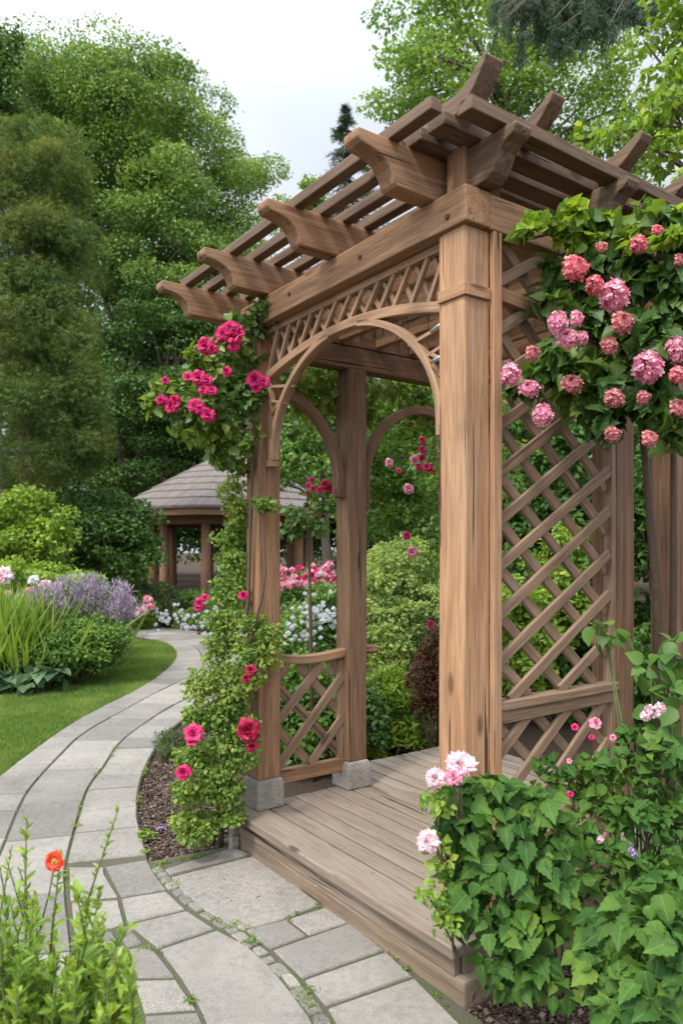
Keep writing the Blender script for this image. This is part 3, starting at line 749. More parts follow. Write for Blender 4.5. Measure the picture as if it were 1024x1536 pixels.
# cobble strips
cb = Slabs()
def cobble(line, w, step):
    p = np.array([G(u, v)[:2] for u, v in line]); seg = np.linalg.norm(np.diff(p, axis=0), axis=1); cum = np.concatenate([[0], np.cumsum(seg)]); d = 0
    def at(x): return np.array([np.interp(x, cum, p[:, 0]), np.interp(x, cum, p[:, 1])])
    while d < cum[-1]-step:
        L = step*random.uniform(.75, 1.3); a, b = at(d), at(d+L); T = (b-a)/np.linalg.norm(b-a); Nn = np.array([-T[1], T[0]])*w/2*random.uniform(.8, 1.05)
        j = lambda: np.array([random.uniform(-.006, .006), random.uniform(-.006, .006)])
        m0 = (a+b)/2
        cb.add([a+Nn*.85+j(), m0+Nn+j(), b+Nn*.85+j(), b-Nn*.85+j(), m0-Nn+j(), a-Nn*.85+j()], .036, .002, .0045, .005); d += L
strip1 = [(234, 1311), (260, 1343), (290, 1370), (326, 1393), (352, 1409), (388, 1438), (418, 1465), (446, 1497), (478, 1540), (520, 1620)]
cobble(strip1, .062, .075)
slab_obj('cobble_edging', cb, M['cobble'])
jpoly = [[G(u, v) for u, v in q] for q in [[(150, 1320), (225, 1300), (350, 1276), (395, 1295), (495, 1365), (585, 1432), (640, 1480), (740, 1560), (900, 1800), (200, 1800), (150, 1500)]]]
me_base = sheet('path_bed', [[tuple(a) for a in q] for q in pathbase], .021, M['joint'])
sheet('path_bed', [[tuple(a[:2]) for a in q] for q in jpoly], .025, M['joint'])
# lawn
lawn_px = [(-420, 1475)]+cL[1:12]+[(200, 962), (190, 985), (110, 1013), (0, 1034), (-200, 1040), (-900, 1045), (-1500, 1120)]
lawn_poly = np.array([G(u, v)[:2] for u, v in lawn_px])
ci = [k for k in range(len(curL0)) if 24 <= k <= 24*11]
lawn_poly = np.array([curL0[0]]+[curL0[k] for k in ci[::6]]+[G(u, v)[:2] for u, v in lawn_px[12:]])
sheet('lawn', [lawn_poly], .012, M['turf'])
def inside(poly, pts):
    x, y = pts[:, 0], pts[:, 1]; ins = np.zeros(len(pts), bool); j = len(poly)-1
    for i in range(len(poly)):
        xi, yi = poly[i]; xj, yj = poly[j]
        c = ((yi > y) != (yj > y)) & (x < (xj-xi)*(y-yi)/(yj-yi+1e-12)+xi); ins ^= c; j = i
    return ins
rng = np.random.default_rng(3)
pu = rng.uniform(-60, 285, 330000); pv = 955+rng.random(330000)**1.25*280
Dv = 1773/(pv-825); pts = np.stack([(pu-CU)/F*Dv, Dv], 1); pts = pts[inside(lawn_poly, pts)]
n = len(pts); p3 = np.c_[pts, np.full(n, .01)]
leaf_mesh('grass', p3, rng.normal(size=(n, 3))*.38+UP, rng.normal(size=(n, 3))*[1, 1, .2], (.03+.02*rng.random(n))*(.8+pts[:, 1]*.04), 'blade', M['grassb'], width=3.2)['kind'] = 'stuff'
bpy.data.objects['grass']['label'] = 'short green lawn grass beside the curving path'
# mulch chips in the beds
def bedpts(px, n, rng):
    poly = np.array([G(u, v)[:2] for u, v in px]); lo, hi = poly.min(0), poly.max(0); q = rng.uniform(lo, hi, (n, 2)); return q[inside(poly, q)]
bedA = [(226, 1308), (208, 1234), (212, 1186), (236, 1138), (300, 1090), (420, 1120), (350, 1240), (375, 1285), (250, 1311)]
bedB = [(560, 1400), (500, 1360), (640, 1470), (700, 1560), (1200, 1560), (1200, 1300), (760, 1360)]
q = np.vstack([bedpts(bedA, 26000, rng), bedpts(bedB, 60000, rng)]); n = len(q)
leaf_mesh('bark_mulch', np.c_[q, .004+.012*rng.random(n)], rng.normal(size=(n, 3))*[1, 1, .25], UP+rng.normal(size=(n, 3))*.5, .010+.022*rng.random(n)**2, 'leaf', M['chip'])['kind'] = 'stuff'
# moss and tiny weeds in the joints
m_p = []
for line in (strip1, [(256, 1325), (364, 1407), (408, 1439), (454, 1484), (490, 1528)], [(98, 1340), (100, 1302), (115, 1243), (132, 1190), (156, 1156), (187, 1113)], [(366, 1406), (430, 1389), (486, 1368)], [(378, 1292), (484, 1366), (525, 1396), (580, 1440), (622, 1480), (690, 1550)], [(188, 1435), (236, 1437), (300, 1532)], [(222, 1306), (207, 1234), (210, 1185), (229, 1136)], [(226, 1309), (352, 1279)]):
    p = np.array([G(u, v)[:2] for u, v in line]); seg = np.linalg.norm(np.diff(p, axis=0), axis=1); cum = np.concatenate([[0], np.cumsum(seg)])
    for k in range(int(cum[-1]*16)):
        d = rng.uniform(0, cum[-1])
        if math.sin(d*9+p[0][0]*20) < -.1: continue
        c = np.array([np.interp(d, cum, p[:, 0]), np.interp(d, cum, p[:, 1])])+rng.normal(size=2)*.008
        kk = rng.integers(8, 26); m_p.append(np.c_[c+rng.normal(size=(kk, 2))*.011, .027+.014*rng.random(kk)])
m_p = np.vstack(m_p); n = len(m_p)
leaf_mesh('moss', m_p, rng.normal(size=(n, 3))+UP*.6, UP+rng.normal(size=(n, 3))*.7, .006+.009*rng.random(n), 'leaf', M['vine'])['kind'] = 'stuff'
# ================================================================== GAZEBO
gz = W(348, 905, 23.0); gz[2] = 0
gaz = empty('gazebo', tuple(gz), 'distant round gazebo with grey shingled roof on log posts', 'gazebo')
RE, ZE, ZA = 3.5, 2.80, 4.75; NS = 10; a0 = .2
m = MB(); courses = 9
for k in range(courses):
    q0, q1 = k/courses, (k+1)/courses
    r0, r1 = RE*(1-q0)+.05, RE*(1-q1)+.03; z0 = ZE+(ZA-ZE)*(q0**.93)+.0; z1 = ZE+(ZA-ZE)*(q1**.93)
    for j in range(NS):
        A0, A1 = a0+2*math.pi*j/NS, a0+2*math.pi*(j+1)/NS
        pp = [gz+np.array([r*math.cos(a), r*math.sin(a), z]) for r, a, z in ((r0+.05, A0, z0), (r0+.05, A1, z0), (r1, A1, z1), (r1, A0, z1), (r0+.05, A0, z0-.07), (r0+.05, A1, z0-.07))]
        wd = 2*r0*math.sin(math.pi/NS); u0 = random.uniform(0, 30)
        m.add(pp, [(0, 1, 2, 3), (4, 5, 1, 0)], [(u0, 0, k*.5), (u0+.0, wd, k*.5), (u0+.3, wd*.9, k*.5), (u0+.3, 0, k*.5), (u0, 0, k), (u0, wd, k)])
m.build('roof', M['shingle'], gaz)
def ring(r, z, w, h, name, mat):
    pts = [gz+np.array([r*math.cos(a), r*math.sin(a), z]) for a in [a0+2*math.pi*j/NS for j in range(NS+1)]]
    MB().sweep(pts, h, w, UP).build(name, M[mat], gaz)
ring(RE-.02, ZE-.14, .08, .24, 'fascia', 'dark'); ring(RE-1.0, ZE-.34, .2, .26, 'ring_beam', 'dark')
ring(RE-.45, ZE-.05, .9, .04, 'soffit', 'dark')
for j in range(NS):
    a = R(9)+2*math.pi*j/NS; c = gz+np.array([(RE-1.1)*math.cos(a), (RE-1.1)*math.sin(a), 0])
    m = MB(); m.tube([c, c+UP*1.2, c+UP*(ZE-.46)], [.15, .14, .13], 12); m.build('log_post', M['log'], gaz, smooth=True)
sheet('gazebo_floor', [[gz+np.array([(RE-.5)*math.cos(a), (RE-.5)*math.sin(a), 0]) for a in np.linspace(0, 2*math.pi, 12, endpoint=False)]], .006, M['joint'])
# ================================================================== BACKGROUND TREES
def B(u, D): return np.array([(u-CU)/F*D, D, 0.0])
k20 = 20/F
tree('maple_tree', 'huge domed bright green maple rising above the left trees against the sky', 'tree', B(190, 30), W(190, 560, 30), .45,
     [E(140, 175, 30, 110, 90, 3.4), E(225, 200, 29.5, 112, 88, 3.2), E(295, 285, 29, 82, 85, 2.8), E(180, 350, 29.5, 150, 95, 3.4), E(270, 430, 29, 110, 80, 3), E(100, 260, 30, 90, 110, 3), E(372, 250, 29, 36, 16, .9), E(345, 360, 29, 42, 46, 1.4), E(70, 150, 30, 40, 40, 1.5)],
     250, (1.05, 1.05, .62), 760, .125, 'leaf', M['maple'], 21, limb=40, inner=.88)
tree('dark_tree', 'dark green broadleaf tree under the domed maple and behind the gazebo roof', 'tree', B(250, 28), W(250, 640, 28), .3,
     [E(250, 560, 28, 115, 120, 2.9), E(200, 660, 28, 110, 90, 2.5), E(320, 620, 28.5, 80, 100, 2.2), E(290, 480, 28.5, 80, 60, 2.1)],
     230, (.95, .95, .32), 420, .12, 'leaf', M['darkleaf'], 22, limb=20)
tree('cedar_tree', 'feathery olive green cedar at the left edge in front of the maple', 'tree', B(45, 15), W(45, 560, 15), .25,
     [E(50, 250, 15, 70, 60, 1.0), E(10, 330, 15, 85, 90, 1.2), E(70, 400, 14.8, 70, 80, 1.1), E(30, 500, 14.5, 100, 80, 1.5), E(85, 560, 14.3, 60, 80, 1.1), E(20, 640, 14.2, 110, 80, 1.5), E(95, 660, 14.2, 55, 60, .8)],
     300, (.34, .34, .30), 330, .12, 'sprig', M['cedar'], 23, limb=30, upb=.6, droop=.1, inner=.9)
tree('slender_tree', 'slender dark tree whose tip pokes up at the far left top corner', 'tree', B(-5, 24), W(-5, 420, 24), .2,
     [E(-20, 160, 24, 45, 90, 1.0), E(20, 70, 24, 18, 28, .4), E(-10, 100, 24, 25, 50, .6), E(0, 230, 24, 50, 70, 1)], 90, (.45, .45, .25), 120, .16, 'leaf', M['darkleaf'], 24)
back = [(-60, 37, 420, 190), (60, 38, 430, 150), (160, 37, 500, 120), (255, 36, 470, 110), (350, 36, 520, 110), (450, 28, 560, 100), (560, 27, 590, 110), (660, 26, 560, 120), (780, 26, 480, 150), (930, 26, 430, 160), (1080, 26, 400, 160)]
names = ['behind the cedar at the left edge', 'behind the maple trunk', 'between cedar and dark broadleaf', 'behind the gazebo roof', 'behind the rose covered post', 'seen through the left brace arch', 'seen through the main arch', 'behind the near post', 'behind the lattice side', 'behind the pink climber', 'beyond the right edge']
for i, (u, D, v, ru) in enumerate(back):
    tree('woodland_tree', 'far woodland tree in deep green '+names[i], 'tree', B(u, D), W(u, 760, D), .25,
         [E(u, (v+830)/2, D, ru, (830-v)/2, 2.2), E(u+ru*.3, v+120, D, ru*.6, 80, 1.5)], 150, (1.1, 1.1, .55), 150, .25, 'leaf', M['darkleaf'], 100+i, 'woodland trees in the far background', limb=10)
conifer('spruce_tree', 'distant dark spruce with pointed tip against the sky above the roof slats', B(519, 40), 25.9, 4.2, 1.75, 44, 8, M['spruce'], 31, .34, zlo=.35, needles=30)
tree('pale_tree', 'small pale tree top peeping over the roof slats left of the spruce', 'tree', B(460, 24), W(460, 450, 24), .12, [E(462, 300, 24, 34, 26, .6), E(440, 330, 24, 30, 30, .6)], 26, (.3, .3, .16), 90, .13, 'leaf', M['maple2'], 33, limb=9)
tree('alder_tree', 'tall light green broadleaf tree behind the pergola roof right of centre', 'tree', B(760, 13.5), W(760, 330, 13.5), .2,
     [E(640, 60, 13.5, 75, 95, 1.3), E(620, 150, 13.5, 62, 55, 1.0), E(740, 20, 14, 110, 100, 1.8), E(730, 160, 13.5, 120, 80, 1.6), E(850, 110, 13.8, 110, 110, 1.6), E(900, 250, 13.5, 120, 80, 1.6), E(660, 230, 13.5, 70, 40, 1)],
     260, (.40, .40, .16), 125, .085, 'leaf', M['maple2'], 34, limb=45, inner=.45)
tree('chestnut_tree', 'tree with large bright yellow green leaves overhanging the right roof corner', 'tree', B(1130, 7.5), W(1130, 420, 7.5), .14,
     [E(985, 215, 7, 70, 60, .6), E(1015, 130, 7, 55, 90, .6), E(1000, 40, 7, 70, 50, .6), E(915, 180, 7.3, 45, 22, .4), E(1040, 290, 6.8, 60, 50, .5)],
     62, (.17, .17, .06), 36, .072, 'lobed', M['bright'], 35, limb=34, inner=.3)
# hanging fir boughs
rng = np.random.default_rng(36); fir = empty('fir_tree', tuple(B(1130, 11)), 'dark fir with drooping boughs hanging in from the top right', 'tree')
P_, D_, N_, S_ = [], [], [], []; bm = MB()
bm.tube([B(1130, 11), W(1130, 300, 11), W(1130, -500, 11)], [.22, .18, .1], 9)
bm.build('trunk', M['bark'], fir, smooth=True); bm = MB()
for k in range(60):
    a = W(1130, rng.uniform(-330, -60), 11); tx = rng.uniform(725, 960); e = W(tx, rng.uniform(0, 75)-abs(tx-830)*.30, 9.5+rng.uniform(-1.2, .6))
    bm.tube([a, (a+e)/2+UP*.18, e], [.035, .02, .005], 5)
    for j in range(15):
        q = rng.uniform(.45, 1); c = a+(e-a)*q+UP*.36*q*(1-q); L = rng.uniform(.12, .42)
        nn = 60; tt = rng.random(nn)[:, None]
        P_.append(c+np.array([rng.normal()*.06, rng.normal()*.06, -L])*tt+rng.normal(size=(nn, 3))*[.028, .028, .01]); D_.append(rng.normal(size=(nn, 3))*.45-UP); N_.append(rng.normal(size=(nn, 3))); S_.append(np.full(nn, .085))
leaf_mesh('crown', np.vstack(P_), np.vstack(D_), np.vstack(N_), np.concatenate(S_), 'sprig', M['spruce'], fir)
bm.build('branch', M['bark'], fir)
rng = np.random.default_rng(37); cen = np.array([[rng.uniform(-60, 60), rng.uniform(44, 50), rng.uniform(.5, 7)] for _ in range(260)])
p, d, n_ = clump_leaves(rng, cen, np.full(len(cen), 1.9), 150); leaf_mesh('distant_woodland', p, d, n_, .42*rng.uniform(.6, 1.3, len(p)), 'leaf', M['darkleaf'])
tag(bpy.data.objects['distant_woodland'], 'dark band of far woodland closing the view between the trees', 'woodland', kind='stuff')
# trunks and mid distance trees seen through the arch
tree('bare_stemmed_tree', 'tree with pale bare trunk standing between the left pergola posts', 'tree', B(488, 11), W(491, 760, 11), .10,
     [E(470, 620, 11, 60, 70, .8), E(440, 700, 10.5, 50, 40, .6), E(520, 560, 11, 50, 60, .8)], 90, (.25, .25, .13), 120, .085, 'leaf', M['mid'], 41, limb=14)
tree('willowy_tree', 'soft green tree filling the view through the main arch', 'tree', B(598, 13), W(598, 790, 13), .10,
     [E(600, 670, 13, 75, 80, 1), E(640, 620, 13, 60, 60, .9), E(570, 760, 12.8, 60, 60, .8), E(650, 760, 12.6, 50, 60, .8)], 150, (.3, .3, .16), 150, .075, 'leaf', M['maple2'], 42, limb=14)
# ================================================================== MID SHRUBS
def sh(*a, **k): return shrub(*a, **k)
sh('shrub', 'rounded bright green shrub at the left edge below the cedar', 'shrub', [E(35, 800, 13, 78, 75, .9), E(-40, 810, 13, 60, 70, .8)], 120, (.2, .2, .13), 150, .085, 'leaf', M['bright'], 51)
sh('hedge', 'dark green clipped hedge mass behind the flower bed left of the gazebo', 'hedge', [E(150, 810, 15, 90, 75, 1.0), E(185, 838, 15, 38, 62, .7)], 150, (.25, .25, .16), 150, .085, 'leaf', M['hedge'], 52)
sh('shrub', 'fresh lime shrub with upright shoots left of the gazebo posts', 'shrub', [E(190, 868, 16.5, 38, 50, .6), E(165, 885, 16, 36, 40, .5)], 80, (.14, .14, .12), 110, .07, 'leaf', M['bright'], 53)
sh('shrub', 'grey green billowing shrub in front of the gazebo posts', 'shrub', [E(240, 908, 16, 40, 40, .6), E(222, 925, 15.5, 40, 25, .5)], 70, (.14, .14, .1), 130, .055, 'leaf', M['dusty'], 54)
sh('shrub', 'light green shrub at the base of the gazebo right post', 'shrub', [E(295, 912, 16, 42, 28, .5), E(352, 880, 14, 26, 55, .4)], 80, (.13, .13, .1), 120, .06, 'leaf', M['mid'], 55)
sh('flower_bed_plant', 'leafy peony bed with lime foliage behind the lavender', 'plant', [E(40, 880, 10, 75, 35, .5), E(110, 890, 10.5, 60, 30, .5), E(-60, 890, 10, 60, 40, .5)], 90, (.13, .13, .09), 100, .07, 'leaf', M['bright'], 56)
pb = bpy.data.objects['flower_bed_plant']
for u, v, r, mt in ((3, 864, 15, 'blush'), (50, 870, 8, 'white'), (68, 877, 9, 'blush'), (88, 880, 9, 'blush'), (30, 897, 9, 'white'), (44, 888, 7, 'pink2'), (12, 890, 6, 'blush')):
    flower('peony', mt, W(u, v, 9.4), r*9.4/F, (0, -1, .5), pb)
# lavender
lv = sh('lavender_plant', 'hazy mauve lavender clump between the long grass and the path', 'plant', [E(130, 925, 9.2, 70, 50, .5), E(90, 945, 9, 45, 35, .4)], 80, (.12, .12, .09), 120, .05, 'needle', M['dusty'], 57, upb=0, droop=-1.2)
rng = np.random.default_rng(58); cen, rad = ell_clumps(rng, [E(125, 900, 9.1, 75, 32, .5), E(180, 915, 9.1, 30, 30, .3), E(80, 905, 9, 35, 25, .3)], 110, (.09, .09, .12), .3)
p, d, n_ = clump_leaves(rng, cen, rad, 60, droop=-1.6); o = leaf_mesh('flower_spikes', p, d, n_, .05*rng.uniform(.5, 1.4, len(p)), 'needle', M['lav'], lv)
rs = sh('spiraea_plant', 'low shrub dotted with small pink flower heads at the path bend', 'plant', [E(212, 918, 14.8, 26, 28, .4)], 40, (.1, .1, .08), 90, .05, 'leaf', M['mid'], 59)
for k in range(9): flower('loose', 'blush' if k % 2 else 'pink2', W(198+random.uniform(-15, 30), 905+random.uniform(-18, 18), 14.2), .07, (0, -1, .4), rs)
# long grass, low box mound, hosta
rng = np.random.default_rng(60)
def grass_clump(name, label, cen, rx, h, n, seed, mat, wd=1.0, lean=.35):
    rng = np.random.default_rng(seed); cen = np.array(cen); root = empty(name, tuple(cen), label, 'ornamental grass')
    p = cen+np.c_[rng.normal(size=(n, 2))*rx*.5, np.zeros(n)]; d = np.c_[rng.normal(size=(n, 2))*lean+(p-cen)[:, :2]/rx*.35, np.ones(n)]
    leaf_mesh('blades', p, d, rng.normal(size=(n, 3))*[1, 1, .1], h*rng.uniform(.55, 1.1, n), 'blade', mat, root, width=wd); return root
grass_clump('ornamental_grass', 'tall arching green grass tuft at the left edge of the lawn bed', G(15, 1022), .55, 1.18, 3400, 61, M['reed'], .9)
grass_clump('ornamental_grass', 'tall feathery grass tuft between the edge grass and the box mound', G(75, 1008), .50, 1.05, 3200, 62, M['reed'], .9)
sh('box_mound', 'low bright green mound shrub where the lawn meets the bed', 'shrub', [E(140, 968, 8.7, 55, 38, .45), E(95, 975, 8.5, 35, 26, .3), E(60, 985, 8.5, 35, 22, .3)], 130, (.09, .09, .09), 110, .045, 'leaf', M['mid'], 63)
sh('hosta', 'broad blue green hosta leaves at the lawn edge under the grass', 'plant', [E(30, 1022, 8.1, 48, 13, .2), E(70, 1012, 8.2, 22, 10, .15)], 16, (.10, .10, .05), 9, .19, 'heart', M['hosta'], 64, upb=1.2)
# white flowers by the path + roses
wf = sh('white_flower_plant', 'white flowering groundcover between path and climbing vine', 'plant', [E(262, 935, 15, 48, 16, .5), E(320, 922, 14.5, 42, 28, .5), E(352, 945, 12, 24, 40, .4)], 60, (.1, .1, .08), 100, .05, 'leaf', M['mid'], 65)
rng = np.random.default_rng(66)
for k in range(120):
    u, v, D = [(262, 930, 14.3), (322, 925, 13.8), (345, 950, 11.2)][k % 3]
    flower('loose', 'white', W(u+rng.normal()*20, v+rng.normal()*11, D), rng.uniform(.02, .042), (0, -1, .7), wf)
for u, v, r in ((300, 905, 8), (308, 897, 6), (297, 912, 6)): flower('rose', 'mag', W(u, v, 12), r*12/F*1.1, (0, -1, .3), wf)
# behind the pergola
sh('shrub', 'pale feathery green mound shrub seen through the main arch', 'shrub', [E(600, 880, 7.6, 62, 70, .5), E(640, 930, 7.3, 50, 70, .45), E(580, 950, 7.2, 45, 60, .4)], 190, (.10, .10, .07), 130, .042, 'leaf', M['pale'], 71)
sh('leafy_perennial', 'upright light green perennial behind the deck in the arch', 'plant', [E(580, 1060, 5.9, 42, 62, .3), E(625, 1080, 5.8, 35, 50, .3), E(560, 1100, 5.7, 25, 35, .2)], 90, (.08, .08, .07), 60, .06, 'lance', M['bright'], 72, droop=-.5)
br = sh('barberry_shrub', 'dark red leaved barberry shrub left of the near post', 'shrub', [E(645, 1020, 5.6, 32, 58, .2), E(655, 970, 5.6, 20, 30, .2)], 70, (.06, .06, .05), 90, .03, 'leaf', M['red'], 73)
px = sh('phlox_plant', 'shrub topped with a drift of magenta pink blossom between the left posts', 'plant', [E(465, 885, 8.6, 52, 28, .4), E(440, 910, 8.3, 40, 35, .4)], 60, (.10, .10, .08), 110, .045, 'leaf', M['mid'], 74)
rng = np.random.default_rng(75)
for k in range(90): flower('loose', 'mag' if k % 3 == 1 else 'pink2', W(420+82*rng.random(), 867+rng.normal()*10, 8.0+rng.normal()*.1), rng.uniform(.018, .032), (0, -1, .7), px)
wp = sh('white_phlox_plant', 'leafy plant with white blossoms behind the left railing', 'plant', [E(455, 955, 6.6, 50, 40, .35), E(490, 920, 6.8, 30, 50, .3), E(450, 1060, 5.6, 50, 80, .3)], 100, (.09, .09, .07), 90, .05, 'leaf', M['mid'], 76)
for k in range(80): flower('loose', 'white', W(468+rng.normal()*24, 928+rng.normal()*22, 6.2+rng.normal()*.08), rng.uniform(.012, .021), (0, -1, .6), wp)
sh('fern_shrub', 'dark leafy shrub seen through the left railing lattice', 'shrub', [E(470, 1090, 5.3, 60, 60, .3), E(540, 1080, 5.6, 40, 50, .3)], 80, (.08, .08, .06), 90, .05, 'leaf', M['hedge'], 77)
# wall of foliage behind the lattice side (right)
sh('tall_shrub', 'tall dark shrub directly behind the lattice side of the pergola', 'shrub', [E(800, 900, 7.6, 110, 200, .7), E(800, 700, 7.8, 110, 170, .7), E(900, 1020, 7.0, 110, 120, .6)], 260, (.17, .17, .13), 120, .075, 'leaf', M['hedge'], 81)
sh('tall_shrub', 'sunlit yellow green shrub glimpsed low through the lattice', 'shrub', [E(790, 960, 6.6, 70, 100, .4), E(850, 880, 6.7, 60, 90, .4)], 80, (.12, .12, .1), 90, .065, 'leaf', M['bright'], 82, inner=.3)
sh('tall_shrub', 'deep green shrub filling the gap between the two right rear posts', 'shrub', [E(980, 850, 6.4, 90, 230, .6), E(1080, 700, 6.4, 90, 300, .6)], 200, (.16, .16, .13), 120, .07, 'leaf', M['hedge'], 83)
# ================================================================== CLIMBERS
def climber(name, label, clumps, nper, size, tmpl, mat, seed, rscale=1.0, stempts=None, cat='climbing plant', **kw):
    rng = np.random.default_rng(seed); cs = []; rs = []
    for u, v, r, D in clumps:
        k = D/F; nsub = max(4, int((r/14)**2*1.9))
        for j in range(nsub):
            d = rng.normal(size=3); d /= np.linalg.norm(d); q = rng.random()**.5*.8
            cs.append(W(u, v, D)+d*r*k*q*np.array([1, .9, 1])); rs.append(rscale*13*k*rng.uniform(.7, 1.3))
    cs = np.array(cs); rs = np.array(rs); b = cs[np.argmin(cs[:, 2])]
    root = empty(name, (b[0], b[1], 0), label, cat)
    p, d, n = clump_leaves(rng, cs, rs, nper, **kw); p[:, 2] = np.maximum(p[:, 2], .03)
    leaf_mesh('foliage', p, d, n, size*rng.uniform(.55, 1.3, len(p)), tmpl, mat, root)
    if stempts:
        m = MB()
        for line, r0 in stempts: m.tube(line, [r0*(1-.6*i/(len(line)-1)) for i in range(len(line))], 6)
        m.build('stem', M['twig'], root, smooth=True)
    return root
D0 = 3.82
vine = climber('climbing_vine', 'yellow green vine smothering the left front post down to the mulch',
    [(300, 650, 22, 3.9), (345, 700, 20, 3.95), (352, 760, 20, 4.0), (350, 800, 18, 4.05), (350, 840, 20, 4.05), (342, 900, 22, 4.0), (330, 940, 24, 3.95), (328, 975, 28, 3.9), (300, 1030, 24, 3.85), (295, 1080, 30, 3.8), (280, 1140, 26, 3.75), (272, 1190, 22, 3.75), (280, 1240, 26, 3.72), (365, 1130, 22, 3.72), (350, 1220, 20, 3.72), (400, 950, 14, 3.75), (305, 1235, 42, 3.75), (325, 1190, 45, 3.75), (290, 1190, 28, 3.7), (340, 1140, 42, 3.75), (305, 1140, 30, 3.75), (350, 1090, 42, 3.78), (320, 1070, 35, 3.8), (352, 1040, 40, 3.82), (330, 1010, 28, 3.85), (360, 990, 36, 3.85), (395, 985, 22, 3.78), (345, 945, 30, 3.95), (370, 935, 24, 3.85), (350, 895, 28, 4.0), (345, 880, 20, 4.05), (355, 850, 26, 4.0), (345, 810, 24, 4.05), (360, 775, 22, 4.0), (345, 735, 20, 4.05), (370, 700, 16, 3.95), (350, 1180, 24, 3.7), (408, 965, 14, 3.75), (395, 760, 9, 3.78), (385, 1020, 12, 3.74)],
    70, .023, 'ovate', M['vine'], 201, 1.15, [([G(330, 1275), W(345, 1100, 3.95), W(372, 900, 3.9), W(378, 700, 3.85), W(385, 560, 3.8)], .017), ([G(320, 1270), W(350, 1050, 3.88), W(378, 950, 3.8), W(392, 900, 3.78), W(398, 860, 3.77), W(396, 800, 3.77), W(389, 750, 3.78), W(387, 700, 3.79), W(394, 650, 3.78)], .009)])
for u, v, r, mt in ((290, 1100, 15, 'mag'), (288, 1112, 9, 'mag'), (275, 1159, 12, 'mag'), (372, 1096, 19, 'crim'), (378, 1120, 9, 'crim'), (365, 893, 8, 'mag'), (376, 1005, 9, 'crim'), (370, 1018, 8, 'crim')):
    flower('rose', mt, W(u, v, 3.58 if v > 1050 else 3.68), r*3.6/F*.95, (.1, -1, .25), vine)
rose = climber('climbing_rose', 'climbing rose with magenta blooms on the upper left front post',
    [(365, 490, 26, 3.85), (340, 520, 28, 3.8), (300, 545, 26, 3.75), (375, 535, 24, 3.9), (260, 590, 28, 3.7), (300, 600, 34, 3.7), (345, 590, 34, 3.8), (380, 600, 20, 3.85), (280, 640, 26, 3.75), (330, 645, 32, 3.8), (365, 660, 26, 3.85), (240, 605, 18, 3.7), (335, 690, 14, 3.85), (375, 570, 22, 3.85), (395, 470, 12, 3.8), (320, 570, 30, 3.8)],
    20, .048, 'ovate', M['rosel'], 202, 1.1, [([W(385, 700, 3.85), W(350, 600, 3.85), W(290, 590, 3.75), W(240, 600, 3.7)], .008), ([W(385, 640, 3.85), W(370, 540, 3.85), W(345, 480, 3.8)], .008)])
for u, v, r in ((308, 518, 14), (318, 524, 9), (335, 500, 13), (345, 490, 11), (352, 503, 14), (350, 520, 9), (358, 497, 9), (298, 566, 12), (310, 570, 10), (306, 584, 10), (292, 608, 11), (300, 613, 9), (312, 622, 12), (257, 608, 12), (242, 600, 9), (262, 600, 9), (248, 570, 6), (340, 557, 8), (382, 568, 14), (385, 580, 10), (396, 572, 10), (318, 585, 8), (282, 565, 8)):
    flower('peony' if r % 2 else 'rose', 'mag', W(u, v, 3.5 if u < 370 else 3.62), r*3.5/F*.98, (-.1, -1, .25), rose)
# hanging curtain of creeper on the left side beam
rng = np.random.default_rng(203); cs = []
for k in range(120):
    t = rng.uniform(.25, 2.3); z = rng.uniform(2.40, 2.66) if t < 1.6 else rng.uniform(2.0, 2.66); cs.append(P(-.10+rng.uniform(-.08, .04), t, z))
cs = np.array(cs); cre = empty('creeper', tuple(P(-.1, 1.0, 0)), 'creeper hanging in a leafy fringe from the left side beam', 'climbing plant')
p, d, n_ = clump_leaves(rng, cs, np.full(len(cs), .07), 26, droop=1.0); leaf_mesh('foliage', p, d, n_, .045*rng.uniform(.6, 1.2, len(p)), 'ovate', M['vine'], cre)
m = MB()
for k in range(26):
    a = P(-.10, rng.uniform(.25, 2.3), 2.69); m.tube([a, a+np.array([.01, 0, -.15]), a+np.array([.0, .02, -rng.uniform(.2, .4)])], .003, 4)
m.build('stem', M['twig'], cre)
# inner roses seen through the arch
ir = climber('rose_bush', 'rose bush with scattered coral pink blooms seen right of the middle post',
    [(655, 640, 24, 5.6), (640, 690, 28, 5.6), (660, 740, 28, 5.6), (650, 790, 20, 5.6), (625, 700, 16, 5.7), (660, 830, 26, 5.5), (640, 860, 18, 5.4)], 20, .04, 'ovate', M['rosel'], 204, 1.0, [([B(665, 5.6), W(665, 900, 5.6), W(655, 640, 5.6)], .02)], cat='rose bush')
for u, v, r in ((625, 630, 8), (637, 625, 8), (633, 660, 6), (633, 674, 6), (622, 690, 8), (633, 686, 6), (628, 700, 6), (640, 700, 7), (584, 694, 8), (598, 706, 5), (613, 733, 9), (610, 803, 7), (618, 828, 9), (646, 936, 7), (646, 704, 6)):
    flower('rose', 'pink2' if r > 7 else 'mag', W(u, v, 5.25), r*5.25/F*.9, (0, -1, .2), ir)
il = climber('rose_bush', 'rose bush with purple pink blooms just left of the middle post', [(470, 745, 20, 5.0), (450, 770, 24, 5.0), (490, 760, 16, 5.0), (440, 800, 20, 5.0), (450, 700, 20, 5.1), (470, 660, 22, 5.2), (440, 650, 20, 5.1), (480, 790, 18, 5)], 20, .045, 'ovate', M['ivy'], 205, 1.0, [([B(470, 5.1), W(465, 900, 5.1), W(460, 700, 5.1)], .018)], cat='rose bush')
for u, v, r in ((462, 728, 5), (468, 720, 5), (470, 733, 5), (488, 727, 9), (494, 733, 8), (480, 735, 6), (461, 740, 4)): flower('rose', 'crim' if r > 7 else 'mag', W(u, v, 4.75), r*4.75/F*.9, (0, -1, .2), il)
